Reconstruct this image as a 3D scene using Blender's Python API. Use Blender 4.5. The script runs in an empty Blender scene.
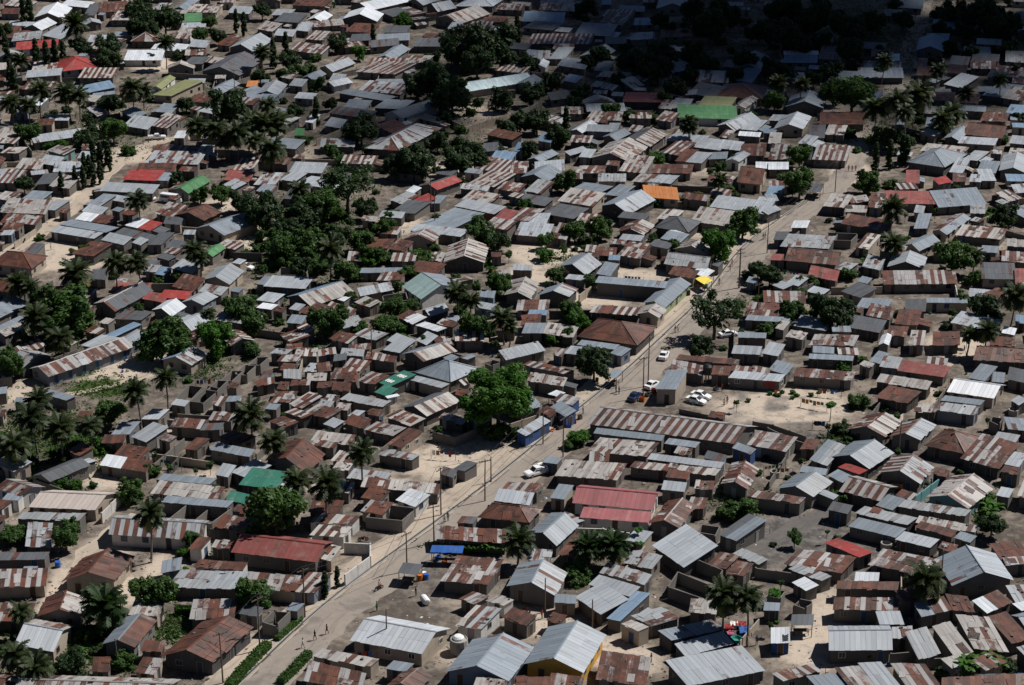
DATA1 = """
@0 571 6.006
-40 98 276 88 290 -20 s q y
375 65 690 55 810 -90 g no y
-30 300 170 305 215 195 s q c
232 272 490 275 530 160 g nt c
85 440 325 485 445 330 G wt y
612 440 810 460 945 295 g mo c
550 600 655 600 665 515 s o c
805 610 930 620 985 525 s q y
60 760 1000 790 1090 650 G t y
@170 571 6.006
-56 510 255 548 505 337 g n d;big brown gable house with its eave beside the roadside hedge
-20 95 400 108 480 5 s pl c;long veranda house behind a clipped hedge with a pale lower roof
440 95 755 122 790 30 s q y
722 122 868 132 985 15 s t b;tan roofed shop with bright blue walls at the road edge
553 310 645 320 722 245 u c c
690 235 745 240 780 210 s m c
@340 571 6.006
-218 654 128 736 160 615 s q c
-168 512 185 575 270 535 s t y
58 415 495 498 665 345 G w y;white roofed house with beige gable wall right beside the main road
715 165 815 198 905 155 s q c
690 330 850 350 985 225 s tp w
880 175 985 210 1040 180 s t w
630 608 1012 662 1170 460 g m b;broad grey gable house with bluish front wall beside the round cistern
270 585 395 605 435 580 s m c
280 690 450 720 555 630 g o c
800 690 990 720 1010 660 s t c
603 58 889 81 987 -70 s q d;patchy rust and zinc roof with pale eave beside two papaya trees
345 10 465 22 500 -40 k d d;rickety dark stall on poles beside the sooty yard
@510 571 6.006
-20 92 275 152 345 10 g mp d
265 188 395 197 400 145 s m c
388 155 548 262 715 170 s l d
470 80 722 155 785 95 s l y
82 560 440 612 578 382 g ml o;big blue-grey gable house with ochre yellow side wall
578 285 665 300 1000 160 s b d
735 265 850 335 1040 290 s p d
668 318 775 362 830 340 f t y
515 645 820 690 850 520 s q c
230 690 430 720 445 640 s q c
30 690 230 690 240 655 s o c
@512 513 3.984
635 508 850 462 785 425 s m d
690 572 885 520 840 470 s l d
700 690 1010 628 915 527 s l d;largest pale grey roof along the bottom edge beside the laundry yard
622 290 765 345 815 215 u c c
558 128 685 218 822 130 s l d
820 85 895 112 1018 28 s dm d
775 205 855 222 908 170 s o d
855 240 925 250 965 200 s o c
880 160 985 205 1020 185 s p c
350 235 530 285 560 245 s p c
@680 571 6.006
500 235 598 240 605 208 s m d
525 150 590 155 620 140 u c c
672 68 758 120 835 85 s w d;small dark shed with a gleaming white tilted roof
680 205 745 215 785 190 u c c
665 325 800 325 805 260 k d d;grey sheet shade stall on thin poles beside the white kiosk
545 435 662 430 660 335 s w B;small kiosk with white lettered roof and navy blue front
620 662 850 598 800 568 s q c
@768 513 3.984
82 222 215 272 262 258 s p c
200 700 330 690 260 640 s m c
330 700 430 690 362 607 s q c
435 695 530 690 450 592 s l c
550 690 690 690 625 600 s q c
690 700 1100 680 1100 635 s o y
242 548 497 545 485 448 G l d
495 500 578 497 575 450 s p d
600 585 690 560 655 445 s p c
745 577 818 553 725 430 s t d
820 540 960 553 845 412 s t d
612 415 735 385 700 330 s mq c
735 385 825 395 775 330 s o c
872 400 975 355 915 305 s wo c
985 355 1060 350 1020 285 s p c
970 520 1050 500 950 392 s o d
1010 390 1060 380 1030 358 s w d
258 385 518 388 520 338 s q d
270 302 518 305 525 278 s o d
343 277 440 280 445 237 s w d
62 205 295 240 370 178 s q d
225 118 365 177 428 160 s R c;strip of bright red sheet roofing behind a large patchwork roof
398 205 650 255 708 190 s q c
735 290 980 268 905 160 g ml c
318 52 510 98 552 62 s m c
@0 457 6.006
195 112 300 150 545 48 g d c
598 48 880 92 920 25 s wo c
-30 185 130 232 270 180 G q w
-60 300 10 315 75 265 s o w
10 255 110 262 130 240 s m w
170 300 575 318 720 215 G K y;large pinkish tan roofed house with arched porch on a sandy lane
98 372 480 380 555 340 s p c
150 535 305 540 320 395 s p d
-30 620 270 615 300 570 s d c
705 385 835 395 850 350 s d w
@0 513 3.984
432 85 810 108 835 30 G p w;long white-walled house with streaked grey roof behind a tall coconut palm
640 240 720 225 755 170 s m c
210 35 250 45 250 30 s m c
@256 513 3.984
210 35 385 45 440 12 s t w
215 85 350 95 385 55 s t w
@170 457 6.006
145 658 440 680 462 650 s o w
-118 215 280 257 332 180 s t c
-80 135 240 165 290 140 s m c
-60 270 345 303 372 285 s m c
-20 385 250 400 370 300 u c c
268 105 350 120 400 50 s l c
362 90 470 128 612 50 s l c
412 165 640 195 720 90 s T d;teal green roofed house behind the dense bushy tree
335 255 450 282 480 225 s T d
365 570 880 632 990 510 G M d;long faded red roof house with porch beside the road
880 600 970 620 1030 540 s t y
110 550 190 555 250 485 s o w
@256 344 4.0
35 467 205 520 278 440 g n c;dark brown gable roof standing between two palm crowns
488 440 625 465 660 450 s p d
418 570 728 600 740 560 s t d
@340 457 6.006
40 125 270 150 310 95 s p c
280 150 590 200 665 155 s pm c
332 258 455 300 545 228 s w w;little white shop with bright tilted roof and open doors on the road
120 325 260 345 325 275 s q y
155 355 370 385 445 310 u c c
600 100 680 125 705 80 s d c
680 70 750 85 830 35 s d c
922 262 1140 290 1170 215 s l d
965 200 1185 212 1230 160 s q c
830 360 1135 395 1215 310 h o d;hip roofed brown house with a light ridge beside the road
700 395 800 400 840 360 s d c
570 488 1000 515 1000 435 s q d;long rust striped roof above a strip of banana plants
540 572 735 577 745 545 k B d;bright blue tarpaulin stall by the sooty yard
@510 457 6.006
268 110 645 138 705 40 s t d
195 30 285 42 318 5 s m d
238 245 330 255 385 170 s m y
372 275 860 320 905 210 G P w;long pink red roofed house with white front walls
418 362 835 395 855 330 s P w;lower pink roofed veranda wing with white walls and dark windows
840 395 1010 425 1120 290 g q c
112 455 280 535 370 390 g ml d
280 585 450 600 560 480 s n d
690 500 800 520 862 450 s l y
@680 457 6.006
40 305 145 310 170 245 s q d
250 160 405 195 468 65 g q c
578 190 800 240 920 150 g mp c
398 235 722 280 785 250 s q c;long wall house with rust patched roof beside the dark lane
100 450 210 470 240 420 u c c
@512 344 4.0
470 492 815 525 838 500 s t d
540 460 835 497 850 475 s l d
728 578 805 582 812 548 s t d
@768 344 4.0
238 525 300 555 342 530 s m c
125 510 230 525 240 500 s m c
165 462 238 488 312 405 s mp c
243 452 405 500 505 435 g ml d;large clean grey gable house right of the open sandy lot
280 492 365 522 400 505 s R d
285 585 450 630 520 572 G t d
442 515 605 558 660 490 g qp d
430 645 500 665 550 620 s m c
632 612 800 660 905 572 g t a;gable house with sky blue front wall and tan striped roof
518 648 790 690 825 665 s p d
912 605 965 615 985 580 s l d
945 480 1005 492 1040 440 s l c
625 405 790 440 868 375 h o d;low pyramid roof of dark rust with pale ridge lines
770 455 925 500 1010 400 s q d
@854 457 6.006
5 335 325 408 400 370 s p d
370 390 730 455 750 415 s t c
370 420 590 480 610 455 s o c
245 495 460 545 515 495 s l d
600 485 700 515 740 475 s m c
880 615 1060 600 990 505 s o c
910 650 1080 640 1060 595 s p c
@0 343 6.006
292 205 808 22 690 -25 G qp b;long school-like block with blue doors facing a grassy yard
235 300 400 345 450 325 s m c
85 360 140 360 150 330 s m c
-30 310 40 300 45 260 s m c
440 470 520 470 560 410 s n c
120 75 275 15 230 -30 s q d
470 10 560 35 600 5 s m c
665 550 780 548 900 470 s m c
785 562 880 595 1015 505 s l c
@0 344 4.0
565 300 635 302 735 262 s l c
680 330 820 338 840 302 s q c
640 65 765 85 835 42 g bp y;small beige house with half blue roof on the scrub yard
@170 343 6.006
328 352 410 350 440 325 s m w
25 335 110 350 200 265 u c c
120 345 195 360 300 275 u c c
215 285 280 290 350 225 u c c
300 220 370 225 440 170 u c c
390 180 460 185 520 130 u c c
470 130 540 130 600 85 u c c
250 365 310 380 325 320 s q c
335 270 400 270 450 240 s o c
595 355 720 355 800 290 s q c
715 365 790 395 915 320 s q c
570 395 640 400 660 378 s m c
690 415 800 452 868 440 s t d
590 470 690 505 800 480 s q c
920 485 990 510 1050 470 s l d
180 525 300 520 390 475 s d c
230 460 370 470 400 420 s q c
82 635 165 640 285 575 s o c
240 640 480 685 512 640 s m c
285 565 430 605 525 560 s n c
600 60 700 70 740 40 s p c
640 110 760 110 800 70 s q c
750 80 880 80 890 30 s t c
690 40 790 30 800 0 s o c
890 80 1000 60 1010 20 s q c
980 110 1060 100 1070 60 s d c
800 170 890 170 930 120 s p c
890 180 970 165 960 110 s o c
960 215 1050 215 1080 150 s q c
680 210 790 215 790 160 s p c
820 225 940 225 945 180 s t c
880 270 990 260 1000 230 s o c
720 255 840 250 850 225 s q c
640 275 700 280 720 235 s q c
520 260 630 240 640 200 s q c
660 160 740 165 760 125 s o c
540 215 600 210 650 160 s d T
970 280 1080 290 1090 240 s n c
920 340 1000 350 1020 320 s p c
880 380 960 390 990 350 s p c
@256 344 4.0
218 385 375 405 402 365 s t d
215 402 310 417 325 402 s t c
190 275 290 297 345 262 s q c
@340 343 6.006
0 70 140 80 150 40 s p c
150 90 330 120 345 80 s q c
0 165 130 185 190 110 s q c
20 235 100 230 170 165 s o c
100 225 210 250 300 195 s q c
60 45 180 35 190 0 s q c
258 40 360 60 420 10 s l d
370 65 500 112 705 48 g mt d;tall dark gable end house with tan streaked roof behind the grey L roof
618 88 670 110 718 85 s m c
718 85 765 100 820 78 s m c
450 175 665 235 845 155 h m d;wide slate grey hip roof house left of the big green roadside tree
412 220 610 270 665 260 s l y
225 235 300 262 460 190 s T d;dark green roofed building with white painted lettering
205 295 290 320 352 275 s T d;small dark green roof with a white sheet at its corner
365 388 520 440 725 350 g dt d
275 440 425 500 515 455 s t d
0 335 260 385 310 350 s p c
25 480 145 515 190 460 s o d
142 520 320 560 400 510 s q d
280 605 370 625 500 530 s o y
590 445 735 490 770 460 s p d
-10 590 50 610 110 560 s t c
45 437 105 445 155 408 s l c
690 310 760 325 770 280 s o c
745 255 790 235 840 195 s t c
870 120 900 130 945 110 u c c
@510 343 6.006
-25 103 215 45 168 -12 s l c
75 130 345 190 390 180 s q c
100 225 322 262 345 210 s t c
325 62 430 72 470 25 s l d
255 65 310 85 345 45 s t d
400 10 630 40 660 10 s m d
600 60 670 80 730 35 s m b
585 200 640 212 682 165 k m d
228 305 285 322 335 298 k w d
255 345 375 375 425 330 s p B
240 385 335 445 400 405 s m B;grey roofed blue market shop beside the road with goods outside
175 410 245 445 290 410 s o d
95 560 245 468 190 438 s l B;low zinc roofed blue shop under the big green roadside tree
@512 344 4.0
298 318 888 398 985 330 G qt c;very long rust striped warehouse roof beside the sandy lot
325 357 600 388 610 370 s m c
300 428 540 450 590 395 s t d
608 398 735 415 750 400 s m d
765 455 845 475 862 445 s d c
880 415 955 442 978 420 s m B
572 180 658 182 727 105 s m y h3.2;tall grey slab roofed shop beside the parked cars
635 100 760 125 765 85 s q d
655 62 900 82 912 65 s o d
795 120 870 125 880 90 s q d
@680 343 6.006
288 208 600 232 645 190 s l c;pale roofed shop with red painted mural facing the sandy lot
300 165 510 178 520 150 s q d
530 160 640 190 690 130 s m c
308 62 480 70 495 20 s l d
490 60 590 80 635 10 s l d
400 610 640 650 710 565 s q c
720 635 810 640 870 580 s o c
@768 344 4.0
97 127 335 145 352 112 s q c
165 3 345 7 385 -35 s q c
160 58 340 67 345 50 s m d
405 68 450 80 487 38 s m d
445 90 520 100 540 55 s p d
510 105 705 133 730 90 s M d;worn red roofed house left above the dazzling white roof
430 150 638 183 658 150 s t d
428 212 560 238 615 190 s o d
715 190 905 218 955 165 G V y;house with dazzling new white roof and narrow beige gable
690 225 850 245 868 232 s m d
670 265 828 283 850 250 s p b
585 270 670 275 690 245 s t d
820 62 1040 75 1060 20 G n d
800 135 870 148 920 90 s m c
895 150 945 155 950 115 s m c
955 140 1050 160 1060 110 s d c
318 342 465 370 540 312 g qt c
485 372 608 385 685 325 g ol c
885 310 920 318 932 300 u c c
960 340 1060 350 1040 300 s m c
970 225 1005 245 1030 220 s l c
900 380 990 395 1010 365 s p c
"""
DATA2 = """
@0 172 3.984
-40 365 120 385 175 340 h n y;dark brown hip roof beside the walled sand courtyard
197 237 368 265 402 243 s l d;long pale grey roof above the sand courtyard
232 208 405 238 452 222 s m d
298 188 425 207 450 182 s wo d
402 270 490 290 520 262 s l d
452 245 585 278 620 255 s d c
525 280 560 292 580 268 s l c
285 325 370 335 440 290 s o d
497 212 590 232 628 205 s wR w;red and white half painted roof above the palms
345 130 395 135 450 98 s m c
435 110 490 120 505 102 s l c
325 155 395 170 415 145 s l c
395 75 590 85 612 55 s l d
485 30 610 35 640 0 s R c;bright red roof strip above the parked minibus
618 33 665 35 682 8 s m c
690 70 745 85 805 42 g G c;pale green gable roof right of the parked minibus
880 30 980 40 1000 5 s M c
888 50 930 68 965 45 s l c
615 165 690 180 730 140 s q c
650 205 715 210 720 185 s d y
690 175 800 192 860 165 g o d
775 225 882 250 995 210 g m y;grey gable house with small windows on open sand
865 290 935 308 970 285 s t c
800 325 845 337 890 305 g G c;small light green roof beside a yellowing palm
580 290 640 290 720 245 s d c
660 300 720 310 740 280 s d c
678 382 760 405 800 370 s l d
805 430 910 448 960 400 g l y
685 455 770 475 800 425 s o c
790 475 880 490 905 462 s p c
720 520 805 530 860 500 g l b
630 500 740 507 762 478 s R c;red roof panel in the crowded shacks left of the trees
565 505 650 520 660 490 s M c
605 550 680 575 718 535 g w c
700 600 760 632 825 595 g l y
440 472 580 475 600 445 s M c
372 525 455 555 585 480 g td d
450 585 560 590 620 560 s d c
418 650 450 660 552 612 s b c
465 675 520 690 600 640 s l c
320 690 405 705 490 662 s l b
-40 600 118 525 50 495 s m c
0 640 105 590 80 575 s m c
20 655 100 620 90 595 s t c
150 495 230 490 270 455 s q c
270 500 345 505 385 470 s q c
360 425 420 430 425 395 s d c
610 405 650 412 680 385 s b c
575 395 620 400 640 375 s p c
0 160 165 168 185 120 s t c
75 115 150 120 195 85 s m c
165 150 215 152 270 118 s l c
0 200 130 210 150 180 s q c
0 235 75 235 95 205 s o c
0 252 45 250 60 232 s l b;shop with blue and white front on the left dirt road
85 205 120 215 145 190 s m c
95 320 140 325 175 290 s d c
-20 105 40 115 70 90 s t c
-20 40 60 45 90 0 s p c
195 55 270 65 300 25 s t c
140 50 220 45 300 5 s d c
@256 172 3.984
0 75 55 85 75 60 s m c
-10 50 70 50 105 10 s p c
95 30 150 38 190 10 s l c
150 48 300 65 362 38 s l d
105 105 170 110 205 60 s d c
150 130 190 150 240 110 s d c
595 75 625 85 648 65 s w c
655 55 715 70 795 42 g dR c;half red gable roof beside the dark wooded strip
610 115 640 135 695 105 s R c
535 110 580 128 632 98 s p c
535 160 625 165 700 125 s d c
690 125 730 125 775 98 s m c
845 45 940 58 1015 15 s t c
812 65 912 75 920 58 s p d
790 135 935 165 972 140 s l M
655 205 765 228 878 175 s m c;broad plain grey double roof beside two thin masts
608 232 808 257 840 232 s l c
945 185 1000 195 1030 160 s M c
985 190 1030 195 1050 170 s m c
748 362 905 362 920 300 g t d;tan gable house with dark front facing the bare clearing
740 320 800 325 820 285 s n c
690 350 735 355 755 325 s t c
385 300 450 308 480 265 s q c
440 305 520 305 580 270 s n c
530 305 590 318 620 280 s o c
362 352 460 355 465 322 s q c
535 355 630 355 640 325 s q c
412 402 570 400 578 382 s m c
480 432 575 430 595 400 s q c
415 495 545 470 535 440 s l c
580 455 655 505 795 460 G Um w;greenish grey broad gable roof with white end wall
510 520 600 505 610 480 u c c
655 550 690 575 760 552 g l d
560 575 625 605 672 580 s ow c
635 610 720 635 748 625 s w d
635 670 680 690 720 650 s l d
720 690 790 690 770 655 s q c
385 650 475 670 522 645 s p d
520 670 600 700 640 670 s l c
28 455 190 465 222 425 s l d
0 445 30 450 60 420 s m c
85 408 190 412 200 388 u c c
120 497 215 535 370 485 g bt d;long gable roof half blue and half brown below the wooded hollow
0 510 70 520 110 490 s l c
0 540 60 548 85 530 s w c
130 545 170 552 195 530 s l c
175 555 240 580 290 540 s q c
270 545 370 575 385 545 s q c
120 600 180 605 200 575 s m c
160 615 200 640 230 625 s t c
315 505 350 515 385 490 s w c
@340 229 6.0
835 405 920 415 930 375 s m b
800 465 900 485 930 455 s l b
@512 172 3.984
0 390 75 392 80 372 s l d
-30 490 70 505 95 450 g t d
10 250 140 260 160 212 s l d
160 260 215 270 235 215 s q d
185 375 290 410 332 365 g ml d;clean grey gable house on bare sand left of the courtyard building
210 425 285 432 300 415 s l c
335 405 390 415 420 370 s m d
330 330 410 335 415 305 s q c
290 315 330 318 335 295 s t c
420 330 510 345 550 295 s t d
605 365 770 385 795 345 G p c
622 405 720 425 740 395 s o c
715 400 770 420 800 395 k w d;stall with white sheet awning beside the road
730 425 765 447 790 430 k Y d;stall with bright yellow awning beside the road
330 440 600 462 610 440 r m d;back wing of the courtyard building with dark open front
522 522 605 542 692 455 g m G;grey roofed wing with green painted wall along the road
310 557 500 572 520 545 s q d
500 565 580 580 608 550 g t y
100 492 222 497 278 470 g mp d
15 552 140 550 148 512 s q c
62 568 135 570 142 552 s b c
35 610 110 605 118 568 s o c
38 642 120 642 135 605 s m d
120 640 240 660 258 620 s t d
260 655 490 690 560 625 h n d;big dark rust hip roof corner house beside the road
180 115 310 135 350 90 s t y
240 65 345 80 388 60 s m c
50 75 110 85 150 45 s p c
35 20 130 38 175 5 g m d
370 90 430 97 480 62 s m c
475 38 620 45 680 20 s ql c
350 135 455 165 532 118 g ml d;steep blue-grey gable house below the orange roof
528 100 655 110 640 68 s O y;house with bright orange roof
650 105 690 95 710 68 s d c
420 240 520 250 560 215 g ot d
425 268 510 275 525 255 s l c
420 180 520 190 540 170 s d c
568 220 690 240 730 205 h d d;charcoal grey hip roof house left of the round mango tree
590 265 670 280 700 250 s m c
615 240 680 262 700 250 s w c
710 195 850 215 878 165 s t c
575 185 640 192 675 160 s t c
787 138 940 158 965 118 s l d
810 105 950 122 968 110 s m d
945 160 1010 168 1040 115 s l d
895 40 985 50 1000 0 G n y
120 165 235 185 285 150 s d c
-20 190 60 195 125 155 s q c
60 205 130 205 150 170 s l c
250 200 325 205 345 175 s q c
@768 172 3.984
90 222 150 222 182 198 s w c
95 260 320 272 350 250 u c c
48 295 235 305 265 260 s p d
20 270 70 270 85 240 s d c
65 352 265 370 288 325 G o d;long rusty red roof right of the dark roadside tree
5 350 65 352 80 330 s M d
158 412 270 435 272 395 s M d;square red rust roof with one grey patch
265 385 320 392 360 368 s p c
72 440 120 455 155 425 s l d
152 475 215 490 242 470 s l d
290 205 460 235 478 200 s o d
345 300 400 308 445 255 s t y
540 290 600 315 632 262 g m y
475 378 612 385 630 345 g l d;pale zinc gable house below a small palm
375 375 445 390 462 345 s p c
290 475 365 500 425 465 s d y
355 435 395 445 412 425 s m c
460 448 745 445 738 395 s q c;long grey walled house with rust and white striped roof
632 520 790 522 790 508 s m y
545 555 625 555 630 510 s d c
505 605 595 610 612 555 s n c
350 540 470 545 505 510 s m c
390 570 485 590 500 545 s q c
300 615 440 640 465 595 s d d
440 690 480 690 508 650 g w c
470 650 545 655 560 620 s q c
560 690 620 690 630 630 s t c
655 690 765 690 765 635 s n d
745 250 920 268 948 230 s t d
850 425 985 428 980 368 s d y
795 495 905 505 912 475 s l c
900 515 960 490 950 450 s o c
580 225 630 225 685 175 s m d
650 235 710 250 790 190 g qm y
680 142 855 128 830 72 s m c;wide blue-grey roof with a rust spot behind a palm
465 125 650 128 655 85 s M c
400 140 455 145 462 95 s q c
330 125 400 115 420 90 s q c
305 158 385 160 392 138 s t c
218 135 300 142 330 100 s t d
550 45 600 45 605 0 s M c
680 50 730 40 735 15 s R c;small patch of scarlet roof at the right above the wide grey roof
735 38 785 38 790 10 s o c
800 38 845 40 855 15 s l c
850 35 905 35 890 -5 s l c
960 118 1005 105 985 70 s t c
985 85 1040 80 1040 50 s l c
805 165 860 165 865 135 s p c
580 160 615 165 620 140 s l c
0 170 50 150 60 130 s l d
0 120 40 115 50 85 s m d
-10 85 50 85 75 60 s b d
165 75 205 80 215 55 k d d
655 322 735 325 740 288 s t c
845 318 910 322 918 298 s m b
985 600 1030 605 1030 575 s b c
930 640 980 650 988 625 s w c
985 450 1030 450 1030 390 s M c
@680 229 6.0
395 315 460 330 475 300 s m d
385 520 570 530 600 455 s q c
390 545 640 560 655 545 s m c
570 595 620 605 655 560 s t c
345 650 510 655 515 635 s m d
190 215 225 225 250 195 s d d
"""
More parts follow.
